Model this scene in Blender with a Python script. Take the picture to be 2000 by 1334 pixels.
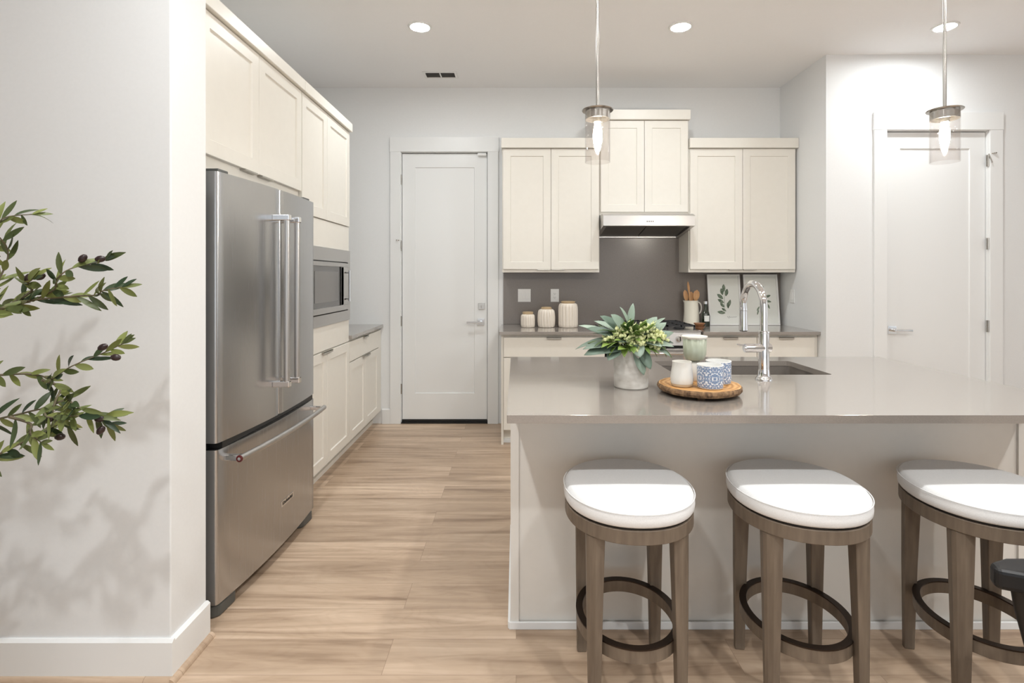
import bpy, bmesh, math, random
from mathutils import Vector, Matrix
PI = math.pi
random.seed(7)
for o in list(bpy.data.objects): bpy.data.objects.remove(o)
S = bpy.context.scene
C = S.collection

# ------------------------------------------------------------------ camera
cam = bpy.data.cameras.new('camera'); co = bpy.data.objects.new('camera', cam); C.objects.link(co)
co.location = (0, 0, 1.335); co.rotation_euler = (PI/2, 0, 0)
cam.sensor_width = 36; cam.lens = 36*1050/2000
cam.shift_x = -0.004; cam.shift_y = -0.0635
cam.clip_start = 0.02
S.camera = co
S.view_settings.view_transform = 'Standard'; S.view_settings.look = 'None'
S.view_settings.gamma = 1; S.view_settings.use_curve_mapping = False
S.view_settings.exposure = 0.42
# ------------------------------------------------------------------ world and light
w = bpy.data.worlds.new('world'); S.world = w; w.use_nodes = True
w.node_tree.nodes['Background'].inputs[0].default_value = (0.93, 0.965, 1.0, 1)
w.node_tree.nodes['Background'].inputs[1].default_value = 0.35
def area(name, loc, rot, sx, sy, e, col):
    l = bpy.data.lights.new(name, 'AREA'); l.shape = 'RECTANGLE'; l.size = sx; l.size_y = sy; l.energy = e; l.color = col
    o = bpy.data.objects.new(name, l); C.objects.link(o); o.location = loc; o.rotation_euler = rot; return o
# added fill light behind the camera, imitating daylight from unseen rear windows
area('rear_fill_light', (0.6, -3.45, 1.45), (PI/2, 0, 0), 5.4, 2.3, 28, (0.90, 0.955, 1.0))
# weak added fill from the right, set at an unseen, assumed window
area('side_fill_light', (5.45, 0.6, 1.5), (PI/2, 0, PI/2), 2.6, 1.8, 8, (0.95, 0.975, 1.0))
SPOTS = []
for y in (3.69, 1.23, -0.15):
    for x in (-0.66, 1.13, 2.945):
        SPOTS.append((x, y))
def downlight_lamp(x, y, e):
    l = bpy.data.lights.new('downlight_lamp', 'SPOT'); l.energy = e; l.color = (1.0, 0.99, 0.96)
    l.spot_size = math.radians(125); l.spot_blend = 1.0; l.shadow_soft_size = 0.045
    o = bpy.data.objects.new('downlight_lamp', l); C.objects.link(o); o.location = (x, y, 3.03)
for (x, y) in SPOTS: downlight_lamp(x, y, 7 if y > 3 else (30 if y > 1 else 85))

# ------------------------------------------------------------------ materials
def mat(name, col, rough=0.5, metal=0.0, spec=0.5, emit=None, es=0, coat=0):
    m = bpy.data.materials.new(name); m.use_nodes = True
    b = m.node_tree.nodes['Principled BSDF']
    b.inputs['Base Color'].default_value = (*col, 1)
    b.inputs['Roughness'].default_value = rough; b.inputs['Metallic'].default_value = metal
    b.inputs['Specular IOR Level'].default_value = spec
    if coat: b.inputs['Coat Weight'].default_value = coat; b.inputs['Coat Roughness'].default_value = 0.05
    if emit: b.inputs['Emission Color'].default_value = (*emit, 1); b.inputs['Emission Strength'].default_value = es
    return m
class NT:
    def __init__(s, m): s.t = m.node_tree; s.b = s.t.nodes['Principled BSDF']
    def n(s, typ, **kw):
        x = s.t.nodes.new(typ)
        for k, v in kw.items():
            if k.startswith('i_'):
                key = k[2:].replace('_', ' ')
                x.inputs[int(key) if key.isdigit() else key].default_value = v
            else: setattr(x, k, v)
        return x
    def l(s, a, b): s.t.links.new(a, b)
def coords(N, scale=(1, 1, 1), kind='Object'):
    tc = N.n('ShaderNodeTexCoord'); mp = N.n('ShaderNodeMapping'); mp.inputs['Scale'].default_value = scale
    N.l(tc.outputs[kind], mp.inputs['Vector']); return mp.outputs['Vector']
def ramp(N, fac, stops):
    r = N.n('ShaderNodeValToRGB'); e = r.color_ramp.elements
    e[0].position, e[0].color = stops[0][0], (*stops[0][1], 1)
    e[1].position, e[1].color = stops[-1][0], (*stops[-1][1], 1)
    for p, c in stops[1:-1]:
        x = e.new(p); x.color = (*c, 1)
    N.l(fac, r.inputs['Fac']); return r.outputs['Color']
def speckle(m, scale, c1, c2, bump=0.0, stretch=(1, 1, 1), detail=4, rough=None):
    N = NT(m); v = coords(N, stretch)
    no = N.n('ShaderNodeTexNoise', i_Scale=scale, i_Detail=detail); N.l(v, no.inputs['Vector'])
    N.l(ramp(N, no.outputs['Fac'], [(0.3, c1), (0.7, c2)]), N.b.inputs['Base Color'])
    if bump:
        bp = N.n('ShaderNodeBump', i_Strength=bump, i_Distance=0.002); N.l(no.outputs['Fac'], bp.inputs['Height']); N.l(bp.outputs['Normal'], N.b.inputs['Normal'])
    return m
M = {}
M['wall'] = speckle(mat('wall_paint', (.75, .745, .73), .55, spec=.3), 90, (.815, .825, .83), (.83, .84, .845), .03)
M['ceiling'] = speckle(mat('ceiling_paint', (.7, .69, .68), .7, spec=.2), 70, (.885, .885, .89), (.895, .895, .90), .04)
M['trim'] = mat('white_trim_paint', (.85, .86, .86), .35)
M['cream'] = speckle(mat('cream_cabinet_paint', (.8, .76, .68), .38), 25, (.80, .77, .705), (.815, .785, .72))
M['island'] = speckle(mat('island_paint', (.7, .67, .61), .42), 25, (.80, .775, .73), (.815, .79, .745))
M['quartz'] = speckle(mat('grey_brown_quartz', (.24, .21, .19), .10, spec=.8, coat=.8), 300, (.265, .237, .212), (.295, .265, .238), detail=2)
for k_, v_ in (('IOR', 1.8), ('Roughness', .2), ('Coat Weight', .6), ('Coat IOR', 1.7), ('Coat Roughness', .07)): M['quartz'].node_tree.nodes['Principled BSDF'].inputs[k_].default_value = v_
M['splash'] = speckle(mat('backsplash_quartz', (.24, .21, .19), .22, spec=.5), 300, (.205, .180, .162), (.235, .208, .188), detail=2)
M['steel'] = mat('brushed_steel', (.50, .503, .51), .25, 1.0)
N = NT(M['steel']); v = coords(N, (1, 260, 1.2)); no = N.n('ShaderNodeTexNoise', i_Scale=2.0, i_Detail=3); N.l(v, no.inputs['Vector'])
mr = N.n('ShaderNodeMapRange'); mr.inputs['To Min'].default_value = .24; mr.inputs['To Max'].default_value = .29; N.l(no.outputs['Fac'], mr.inputs['Value']); N.l(mr.outputs['Result'], N.b.inputs['Roughness'])
M['steel2'] = mat('satin_steel', (.53, .52, .51), .34, 1.0)
M['steel_dark'] = mat('dark_steel', (.20, .20, .195), .35, 1.0)
M['chrome'] = mat('chrome', (.82, .82, .83), .05, 1.0)
M['nickel'] = mat('satin_nickel', (.50, .48, .45), .25, 1.0)
M['pull'] = mat('cabinet_pull_metal', (.52, .50, .46), .4, 1.0)
M['black'] = mat('black_plastic', (.012, .012, .012), .35)
M['blackm'] = mat('black_metal', (.03, .028, .027), .45, .6)
M['iron'] = mat('cast_iron', (.03, .03, .032), .6)
M['glassdark'] = mat('dark_oven_glass', (.10, .10, .098), .12, 0, .7)
M['fridge_grey'] = mat('grey_base_plastic', (.09, .092, .085), .45)
M['red'] = mat('red_enamel', (.10, .010, .010), .3)
M['white'] = mat('white_plastic', (.82, .82, .81), .3)
M['ceramic'] = mat('white_ceramic', (.80, .78, .73), .3, coat=.3)
M['cushion'] = speckle(mat('white_linen', (.8, .8, .8), .85, spec=.2), 350, (.80, .80, .80), (.86, .86, .86), .25, detail=2)
M['stoolwood'] = mat('grey_brown_wood', (.2, .16, .12), .5)
speckle(M['stoolwood'], 9, (.135, .102, .074), (.20, .155, .114), .05, (6, 6, .7), 6)
M['sinkm'] = speckle(mat('grey_composite_sink', (.16, .145, .13), .45), 400, (.14, .125, .11), (.18, .16, .145))
M['leafolive'] = mat('olive_leaf', (.06, .10, .03), .45)
M['leafgrey'] = mat('sage_leaf', (.16, .24, .19), .5)
M['leafgreen'] = mat('green_leaf', (.08, .15, .04), .45)
M['bloom'] = mat('yellow_green_bloom', (.74, .77, .42), .6)
M['stem'] = mat('green_stem', (.15, .2, .06), .5)
M['bark'] = speckle(mat('branch_bark', (.13, .1, .06), .8), 40, (.10, .08, .05), (.18, .15, .09), .4)
M['olive'] = mat('dark_olive_fruit', (.025, .012, .012), .3)
M['spoon'] = speckle(mat('spoon_wood', (.5, .3, .15), .5), 12, (.50, .26, .11), (.66, .38, .18), 0, (5, 5, 1))
M['bowlwood'] = speckle(mat('acacia_wood', (.35, .17, .08), .4), 12, (.25, .11, .05), (.48, .24, .11), 0, (1, 1, 5))
M['bottle'] = mat('dark_green_glass', (.012, .02, .010), .08, 0, .8)
M['paper'] = mat('off_white_paper', (.78, .79, .75), .6)
M['inkgreen'] = speckle(mat('botanical_green_ink', (.1, .15, .1), .7), 60, (.05, .085, .05), (.26, .32, .24))
M['ink'] = mat('grey_ink', (.25, .25, .24), .7)
M['potm'] = speckle(mat('stone_pot', (.5, .48, .45), .7), 20, (.42, .40, .37), (.55, .53, .5), .2)
M['soil'] = mat('dark_soil', (.05, .035, .025), .9)
M['blacklth'] = mat('black_leather', (.010, .010, .011), .38, spec=.35)
M['rib_cream'] = mat('matte_cream_ceramic', (.80, .73, .64), .5)
M['jar_rim'] = mat('jar_lid_wood', (.50, .37, .22), .5)
M['cupwood'] = mat('pale_glazed_base', (.62, .52, .38), .5)
M['vase'] = speckle(mat('washed_stone', (.7, .66, .6), .7), 14, (.50, .46, .41), (.78, .75, .70), .5, (1, 1, 2.2), 8)
M['bulb'] = mat('glowing_bulb', (1, .9, .7), .4, emit=(1.0, .93, .82), es=450)
M['lens'] = mat('downlight_lens', (1, 1, 1), .4, emit=(.94, .985, 1.0), es=205)
M['whiteint'] = mat('white_interior', (.85, .85, .83), .4)
# thin clear glass
def glassmat(name, tint, gl=.12):
    m = bpy.data.materials.new(name); m.use_nodes = True; t = m.node_tree; t.nodes.clear()
    out = t.nodes.new('ShaderNodeOutputMaterial'); mx = t.nodes.new('ShaderNodeMixShader')
    tr = t.nodes.new('ShaderNodeBsdfTransparent'); g = t.nodes.new('ShaderNodeBsdfGlossy'); lw = t.nodes.new('ShaderNodeLayerWeight')
    tr.inputs[0].default_value = (*tint, 1); g.inputs['Roughness'].default_value = .03; lw.inputs['Blend'].default_value = gl
    pw = t.nodes.new('ShaderNodeMath'); pw.operation = 'POWER'; pw.inputs[1].default_value = 3.0; t.links.new(lw.outputs['Facing'], pw.inputs[0])
    ml = t.nodes.new('ShaderNodeMath'); ml.operation = 'MULTIPLY_ADD'; ml.inputs[1].default_value = gl; ml.inputs[2].default_value = .03; t.links.new(pw.outputs[0], ml.inputs[0])
    lw.inputs['Blend'].default_value = .5; t.links.new(ml.outputs[0], mx.inputs[0]); t.links.new(tr.outputs[0], mx.inputs[1]); t.links.new(g.outputs[0], mx.inputs[2]); t.links.new(mx.outputs[0], out.inputs[0])
    return m
M['glass'] = glassmat('clear_pendant_glass', (.965, .955, .95), .22)
M['pane'] = glassmat('window_glass', (.96, .97, .97), .12)
# pale green glass, half clear
m = mat('pale_green_glass', (.52, .56, .44), .2, coat=.4); M['greenglass'] = m
m.node_tree.nodes['Principled BSDF'].inputs['Alpha'].default_value = .78
# floor planks running along X
m = mat('oak_plank_floor', (.5, .38, .27), .33, spec=.42); M['floor'] = m; N = NT(m)
v = coords(N)
br = N.n('ShaderNodeTexBrick', offset=.37, offset_frequency=2, i_Scale=1.0)
br.inputs['Color1'].default_value = (0, 0, 0, 1); br.inputs['Color2'].default_value = (1, 1, 1, 1); br.inputs['Mortar'].default_value = (.5, .5, .5, 1)
br.inputs['Brick Width'].default_value = 1.22; br.inputs['Row Height'].default_value = .18; br.inputs['Mortar Size'].default_value = .0007; br.inputs['Mortar Smooth'].default_value = .2
N.l(v, br.inputs['Vector'])
v2 = N.n('ShaderNodeMapping'); v2.inputs['Scale'].default_value = (1.1, 14, 1); N.l(v, v2.inputs['Vector'])
sh = N.n('ShaderNodeVectorMath', operation='MULTIPLY_ADD'); N.l(br.outputs['Color'], sh.inputs[0]); sh.inputs[1].default_value = (13, 7, 5); N.l(v2.outputs['Vector'], sh.inputs[2])
n1 = N.n('ShaderNodeTexNoise', i_Scale=1.0, i_Detail=7, i_Roughness=.6, i_Distortion=.7); N.l(sh.outputs[0], n1.inputs['Vector'])
v3 = N.n('ShaderNodeMapping'); v3.inputs['Scale'].default_value = (2.5, 5.5, 1); N.l(v, v3.inputs['Vector'])
sh2 = N.n('ShaderNodeVectorMath', operation='MULTIPLY_ADD'); N.l(br.outputs['Color'], sh2.inputs[0]); sh2.inputs[1].default_value = (31, 17, 3); N.l(v3.outputs['Vector'], sh2.inputs[2])
n2 = N.n('ShaderNodeTexNoise', i_Scale=.8, i_Detail=2, i_Distortion=.3); N.l(sh2.outputs[0], n2.inputs['Vector'])
# cathedral grain: contour lines of the slow noise
mm = N.n('ShaderNodeMath', operation='MULTIPLY'); N.l(n2.outputs['Fac'], mm.inputs[0]); mm.inputs[1].default_value = 90
sn = N.n('ShaderNodeMath', operation='SINE'); N.l(mm.outputs[0], sn.inputs[0])
base = ramp(N, n1.outputs['Fac'], [(.30, (.31, .215, .148)), (.43, (.47, .345, .245)), (.55, (.57, .43, .315)), (.70, (.68, .535, .405))])
pl = N.n('ShaderNodeMix', data_type='RGBA', blend_type='MULTIPLY'); pl.inputs['Factor'].default_value = .9
N.l(base, pl.inputs['A']); N.l(ramp(N, br.outputs['Color'], [(0, (.78, .755, .73)), (1, (1.10, 1.10, 1.10))]), pl.inputs['B'])
g2 = N.n('ShaderNodeMix', data_type='RGBA', blend_type='MULTIPLY'); g2.inputs['Factor'].default_value = .45
N.l(pl.outputs['Result'], g2.inputs['A']); N.l(ramp(N, sn.outputs[0], [(0, (1, 1, 1)), (1, (.93, .91, .89))]), g2.inputs['B'])
g3 = N.n('ShaderNodeMix', data_type='RGBA'); N.l(br.outputs['Fac'], g3.inputs['Factor']); N.l(g2.outputs['Result'], g3.inputs['A']); g3.inputs['B'].default_value = (.26, .18, .12, 1)
N.l(g3.outputs['Result'], N.b.inputs['Base Color'])
# blue and white ornament
m = mat('blue_white_glaze', (.8, .82, .85), .25, coat=.4); M['ornament'] = m; N = NT(m)
tc = N.n('ShaderNodeTexCoord'); sp = N.n('ShaderNodeSeparateXYZ'); N.l(tc.outputs['Object'], sp.inputs[0])
at = N.n('ShaderNodeMath', operation='ARCTAN2'); N.l(sp.outputs['Y'], at.inputs[0]); N.l(sp.outputs['X'], at.inputs[1])
pp = N.n('ShaderNodeMath', operation='PINGPONG'); a2 = N.n('ShaderNodeMath', operation='ADD'); N.l(at.outputs[0], a2.inputs[0]); a2.inputs[1].default_value = PI/2+8*PI; N.l(a2.outputs[0], pp.inputs[0]); pp.inputs[1].default_value = PI/5
z2 = N.n('ShaderNodeMath', operation='SUBTRACT'); N.l(sp.outputs['Z'], z2.inputs[0]); z2.inputs[1].default_value = .04
za = N.n('ShaderNodeMath', operation='ABSOLUTE'); N.l(z2.outputs[0], za.inputs[0])
zm = N.n('ShaderNodeMath', operation='MULTIPLY'); N.l(za.outputs[0], zm.inputs[0]); zm.inputs[1].default_value = 22
cb = N.n('ShaderNodeCombineXYZ'); N.l(pp.outputs[0], cb.inputs[0]); N.l(zm.outputs[0], cb.inputs[1])
vo = N.n('ShaderNodeTexVoronoi', feature='DISTANCE_TO_EDGE', i_Scale=6.5); N.l(cb.outputs[0], vo.inputs['Vector'])
ln = N.n('ShaderNodeVectorMath', operation='LENGTH'); N.l(cb.outputs[0], ln.inputs[0])
sm = N.n('ShaderNodeMath', operation='MULTIPLY'); N.l(ln.outputs['Value'], sm.inputs[0]); sm.inputs[1].default_value = 26
s2 = N.n('ShaderNodeMath', operation='SINE'); N.l(sm.outputs[0], s2.inputs[0])
ad = N.n('ShaderNodeMath', operation='MULTIPLY_ADD'); N.l(s2.outputs[0], ad.inputs[0]); ad.inputs[1].default_value = .07; N.l(vo.outputs['Distance'], ad.inputs[2])
N.l(ramp(N, ad.outputs[0], [(.06, (.80, .83, .86)), (.09, (.05, .09, .22)), (.19, (.22, .32, .50))]), N.b.inputs['Base Color'])
# wood slice top (rings) and bark
m = mat('wood_slice_top', (.6, .35, .15), .45); M['slice'] = m; N = NT(m)
v = coords(N, (1, 1, .2)); ww = N.n('ShaderNodeTexWave', wave_type='RINGS', rings_direction='Z', i_Scale=16, i_Distortion=3.5, i_Detail=3); ww.inputs['Detail Scale'].default_value = 1.5; N.l(v, ww.inputs['Vector'])
N.l(ramp(N, ww.outputs['Fac'], [(0, (.42, .19, .055)), (.5, (.60, .32, .11)), (1, (.68, .40, .16))]), N.b.inputs['Base Color'])
M['slicebark'] = speckle(mat('tree_bark', (.15, .09, .05), .85), 70, (.07, .035, .02), (.33, .20, .10), 1.0, (1, 1, .5), 6)
# olive leaf: lighter and darker leaves by leaf position
for k, (a, b) in {'leafolive': ((.022, .045, .018), (.22, .25, .07)), 'leafgrey': ((.11, .17, .125), (.34, .43, .35)), 'leafgreen': ((.04, .10, .02), (.26, .38, .08))}.items():
    N = NT(M[k]); g = N.n('ShaderNodeNewGeometry')
    N.l(ramp(N, g.outputs['Random Per Island'], [(.1, a), (.95, b)]), N.b.inputs['Base Color'])

# ------------------------------------------------------------------ mesh helpers
ORG = Vector((0, 0, 0))
def setprops(o, label=None, cat=None, group=None, kind=None):
    if label: o['label'] = label
    if cat: o['category'] = cat
    if group: o['group'] = group
    if kind: o['kind'] = kind
    return o
def thing(name, label, cat, loc=(0, 0, 0), group=None, kind=None):
    global ORG
    o = bpy.data.objects.new(name, None); C.objects.link(o); o.location = loc; ORG = Vector(loc)
    o.empty_display_size = .05
    return setprops(o, label, cat, group, kind)
class MB:
    def __init__(s): s.v = []; s.f = []
    def add(s, vs, fs):
        n = len(s.v); s.v += [Vector(p) for p in vs]; s.f += [tuple(i+n for i in f) for f in fs]; return s
    def box(s, x0, x1, y0, y1, z0, z1):
        return s.add([(x0,y0,z0),(x1,y0,z0),(x1,y1,z0),(x0,y1,z0),(x0,y0,z1),(x1,y0,z1),(x1,y1,z1),(x0,y1,z1)],
                     [(0,3,2,1),(4,5,6,7),(0,1,5,4),(1,2,6,5),(2,3,7,6),(3,0,4,7)])
    def lathe(s, prof, c=(0, 0, 0), n=40, wob=None, caps=True):
        vs = []; fs = []
        for (r, z) in prof:
            for i in range(n):
                a = 2*PI*i/n; rr = r*(wob(a, z) if wob else 1)
                vs.append((c[0]+rr*math.cos(a), c[1]+rr*math.sin(a), c[2]+z))
        for k in range(len(prof)-1):
            for i in range(n):
                j = (i+1) % n; fs.append((k*n+i, k*n+j, (k+1)*n+j, (k+1)*n+i))
        if caps:
            if prof[0][0] > 1e-5: fs.append(tuple(range(n))[::-1])
            if prof[-1][0] > 1e-5: fs.append(tuple(range((len(prof)-1)*n, len(prof)*n)))
        return s.add(vs, fs)
    def tube(s, pts, r, n=12, caps=True):
        pts = [Vector(p) for p in pts]; rs = r if isinstance(r, (list, tuple)) else [r]*len(pts)
        vs = []; fs = []; up = None
        for k, p in enumerate(pts):
            d = (pts[min(k+1, len(pts)-1)]-pts[max(k-1, 0)]).normalized()
            if up is None:
                up = Vector((0, 0, 1)) if abs(d.z) < .9 else Vector((1, 0, 0))
            a = (up - d*up.dot(d)).normalized(); b = d.cross(a); up = a
            for i in range(n):
                t = 2*PI*i/n; vs.append(p+a*math.cos(t)*rs[k]+b*math.sin(t)*rs[k])
        for k in range(len(pts)-1):
            for i in range(n):
                j = (i+1) % n; fs.append((k*n+i, k*n+j, (k+1)*n+j, (k+1)*n+i))
        if caps: fs.append(tuple(range(n))[::-1]); fs.append(tuple(range((len(pts)-1)*n, len(pts)*n)))
        return s.add(vs, fs)
    def prism(s, poly, z0, z1):
        n = len(poly)
        return s.add([(x, y, z0) for x, y in poly]+[(x, y, z1) for x, y in poly],
                     [tuple(range(n))[::-1], tuple(range(n, 2*n))]+[(i, (i+1) % n, n+(i+1) % n, n+i) for i in range(n)])
    def ring(s, outer, inner, z0, z1):
        n = len(outer)
        vs = [(x, y, z0) for x, y in outer]+[(x, y, z1) for x, y in outer]+[(x, y, z0) for x, y in inner]+[(x, y, z1) for x, y in inner]
        fs = []
        for i in range(n):
            j = (i+1) % n
            fs += [(i, j, n+j, n+i), (n+i, n+j, 3*n+j, 3*n+i), (3*n+i, 3*n+j, 2*n+j, 2*n+i), (2*n+i, 2*n+j, j, i)]
        return s.add(vs, fs)
    def leaf(s, p, d, nrm, L, W, bend=.2, seg=5, fold=.15):
        p = Vector(p); d = Vector(d).normalized(); nrm = Vector(nrm); nrm = (nrm-d*nrm.dot(d)).normalized(); sd = d.cross(nrm)
        vs = []
        for k in range(seg+1):
            t = k/seg; wd = W*.5*math.sin(PI*min(1, t*.93+.04))**.8 if k < seg else 0.0006
            c = p+d*L*t-nrm*bend*L*t*t
            vs += [c+sd*wd+nrm*wd*fold, c, c-sd*wd+nrm*wd*fold]
        fs = []
        for k in range(seg):
            a = k*3; fs += [(a, a+1, a+4, a+3), (a+1, a+2, a+5, a+4)]
        return s.add(vs, fs)
    def xf(s, m):
        s.v = [m @ p for p in s.v]; return s
    def build(s, name, m, parent=None, smooth=False, bevel=0, sub=0, org=None, seg=2, solid=0, label=None, angle=35):
        me = bpy.data.meshes.new(name); o0 = ORG if org is None else Vector(org)
        me.from_pydata([tuple(p-o0) for p in s.v], [], s.f); me.update()
        bm = bmesh.new(); bm.from_mesh(me); bmesh.ops.recalc_face_normals(bm, faces=bm.faces); bm.to_mesh(me); bm.free()
        me.materials.append(M[m] if isinstance(m, str) else m)
        o = bpy.data.objects.new(name, me); C.objects.link(o)
        if parent: o.parent = parent
        else: o.location = o0
        if solid: md = o.modifiers.new('solid', 'SOLIDIFY'); md.thickness = solid
        if bevel:
            md = o.modifiers.new('bevel', 'BEVEL'); md.width = bevel; md.segments = seg; md.limit_method = 'ANGLE'; md.angle_limit = math.radians(40)
        if sub: md = o.modifiers.new('sub', 'SUBSURF'); md.levels = sub; md.render_levels = sub
        if smooth:
            me.polygons.foreach_set('use_smooth', [True]*len(me.polygons))
            me.set_sharp_from_angle(angle=math.radians(angle))
        if label: o['label'] = label
        return o
def struct(name, mb, m, **k):
    global ORG
    ORG = Vector((0, 0, 0)); o = mb.build(name, m, **k); o['kind'] = 'structure'; return o
# a panelled (shaker) slab; face 'y-' looks to -Y at y=w0, face 'x+' looks to +X at x=w0
def mapf(face, w0):
    if face == 'y-': return lambda u, v, w: (u, w0+w, v)
    if face == 'x+': return lambda u, v, w: (w0-w, u, v)
    if face == 'y+': return lambda u, v, w: (u, w0-w, v)
def shaker(mb, face, w0, u0, u1, v0, v1, th=.02, st=.06, dep=.008, stb=None, stt=None, stu1=None):
    f = mapf(face, w0); stb = stb or st; stt = stt or st; stu1 = stu1 or st; e = .004
    a, b, c, d = u0+st, u1-stu1, v0+stb, v1-stt
    R = lambda A, B, Cc, D, w: [f(A, Cc, w), f(B, Cc, w), f(B, D, w), f(A, D, w)]
    ee = .0015
    vs = R(u0, u1, v0, v1, ee)+R(u0+ee, u1-ee, v0+ee, v1-ee, 0)+R(a, b, c, d, 0)+R(a+e, b-e, c+e, d-e, dep)+R(u0, u1, v0, v1, th)
    fs = []
    for k in (0, 4, 8):
        for i in range(4):
            j = (i+1) % 4; fs.append((k+i, k+j, k+4+j, k+4+i))
    fs += [(12, 13, 14, 15), (16, 17, 18, 19)]
    for i in range(4):
        j = (i+1) % 4; fs.append((16+i, 16+j, j, i))
    return mb.add(vs, fs)
def slab(mb, face, w0, u0, u1, v0, v1, th=.02):
    f = mapf(face, w0); p, q = f(u0, v0, 0), f(u1, v1, th)
    return mb.box(min(p[0], q[0]), max(p[0], q[0]), min(p[1], q[1]), max(p[1], q[1]), min(p[2], q[2]), max(p[2], q[2]))
def pull(parent, face, w0, uc, v, wd=.115, up=True):
    # edge pull: a thin folded tab over the edge of a door or drawer
    mb = MB(); f = mapf(face, w0)
    for (w1, w2, v1, v2) in ((-.016, 0, v-.003, v), (-.016, -.013, v-.016, v)):
        p, q = f(uc-wd/2, v1, w1), f(uc+wd/2, v2, w2)
        mb.box(min(p[0], q[0]), max(p[0], q[0]), min(p[1], q[1]), max(p[1], q[1]), min(p[2], q[2]), max(p[2], q[2]))
    return mb.build('pull', 'pull', parent, label='metal edge pull')

def text_mesh(name, body, size, m, parent, matrix, ext=.0006, label=None):
    cu = bpy.data.curves.new(name, 'FONT'); cu.body = body; cu.size = size; cu.extrude = ext; cu.align_x = 'CENTER'; cu.align_y = 'CENTER'
    tmp = bpy.data.objects.new('tmp', cu); C.objects.link(tmp)
    dg = bpy.context.evaluated_depsgraph_get(); me = bpy.data.meshes.new_from_object(tmp.evaluated_get(dg))
    bpy.data.objects.remove(tmp); bpy.data.curves.remove(cu)
    me.transform(matrix); me.materials.clear(); me.materials.append(M[m])
    o = bpy.data.objects.new(name, me); C.objects.link(o); o.parent = parent
    if label: o['label'] = label
    return o
def copy_thing(root, loc, rz=0, label=None):
    def cp(o, par):
        c = o.copy(); C.objects.link(c)
        if par: c.parent = par
        for ch in list(kids[o.name]): cp(ch, c)
        return c
    kids = {}
    def walk(o):
        kids[o.name] = [x for x in bpy.data.objects if x.parent == o]
        for k in kids[o.name]: walk(k)
    walk(root)
    r = cp(root, None); r.location = loc; r.rotation_euler = (0, 0, rz)
    if label: r['label'] = label
    return r

# ------------------------------------------------------------------ the room
H = 3.05; YB = 4.884; YR = 4.157; XR = 2.397; XL = -1.90
mb = MB().box(-4.5, 5.6, -3.7, 5.1, -.1, 0); struct('floor', mb, 'floor')
struct('ceiling', MB().box(-4.5, 5.6, -3.7, 5.1, H, H+.1), 'ceiling')
# back wall with the door opening
D1 = (-1.046, -.256, 2.465)
mb = MB().box(XL-.15, D1[0], YB, YB+.14, 0, H).box(D1[1], XR+.1, YB, YB+.14, 0, H).box(D1[0], D1[1], YB, YB+.14, D1[2], H)
struct('wall_back', mb, 'wall')
# return wall and the nearer wall with the pantry door
D2 = (2.858, 3.652, 2.465)
struct('wall_right_return', MB().box(XR, XR+.1, YR+.12, YB, 0, H), 'wall')
mb = MB().box(XR, D2[0], YR, YR+.12, 0, H).box(D2[1], 5.5, YR, YR+.12, 0, H).box(D2[0], D2[1], YR, YR+.12, D2[2], H)
struct('wall_right_front', mb, 'wall')
struct('wall_left', MB().box(XL-.1, XL, 1.992, YB, 0, H), 'wall')
struct('wall_left_stub', MB().box(-4.4, -1.148, 1.786, 1.992, 0, H), 'wall', bevel=.004)
struct('wall_far_left', MB().box(-4.5, -4.4, -3.6, 1.992, 0, H), 'wall')
# unseen right and rear walls; their window openings are added for the fill
mb = MB().box(5.5, 5.6, -3.6, -.8, 0, H).box(5.5, 5.6, 2.0, YR+.12, 0, H).box(5.5, 5.6, -.8, 2.0, 0, .5).box(5.5, 5.6, -.8, 2.0, 2.5, H)
struct('wall_right', mb, 'wall')
mb = MB().box(-4.4, -2.2, -3.7, -3.6, 0, H).box(3.4, 5.5, -3.7, -3.6, 0, H).box(-2.2, 3.4, -3.7, -3.6, 0, .2).box(-2.2, 3.4, -3.7, -3.6, 2.7, H)
struct('wall_front', mb, 'wall')
def window(name, face, w0, u0, u1, v0, v1, nm):
    o = thing(name, None, None, kind='structure')
    f = mapf(face, w0); mb = MB(); b = .06
    def bb(a, c, d, e):
        p, q = f(a, d, .02), f(c, e, .08); mb.box(*sorted((p[0], q[0])), *sorted((p[1], q[1])), *sorted((p[2], q[2])))
    bb(u0, u1, v0, v0+b); bb(u0, u1, v1-b, v1); bb(u0, u0+b, v0+b, v1-b); bb(u1-b, u1, v0+b, v1-b)
    for k in range(1, nm):
        uc = u0+(u1-u0)*k/nm; bb(uc-b/2, uc+b/2, v0+b, v1-b)
    mb.build('window_frame', 'trim', o)
    mb = MB(); p, q = f(u0+b, v0+b, .047), f(u1-b, v1-b, .053); mb.box(*sorted((p[0], q[0])), *sorted((p[1], q[1])), *sorted((p[2], q[2])))
    mb.build('pane', 'pane', o)
window('window_1', 'y+', -3.6, -2.2, 3.4, .2, 2.7, 4)  # unseen rear windows, added and made wide to let fill light in
f_ = None
o = thing('window_2', None, None, kind='structure')  # unseen side window, added to go with the fill from the right
mb = MB().box(5.52, 5.58, -.8, 2.0, .5, .56).box(5.52, 5.58, -.8, 2.0, 2.44, 2.5).box(5.52, 5.58, -.8, -.74, .56, 2.44).box(5.52, 5.58, 1.94, 2.0, .56, 2.44).box(5.52, 5.58, .57, .63, .56, 2.44)
mb.build('window_frame', 'trim', o); MB().box(5.547, 5.553, -.74, 1.94, .56, 2.44).build('pane', 'pane', o)

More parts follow.
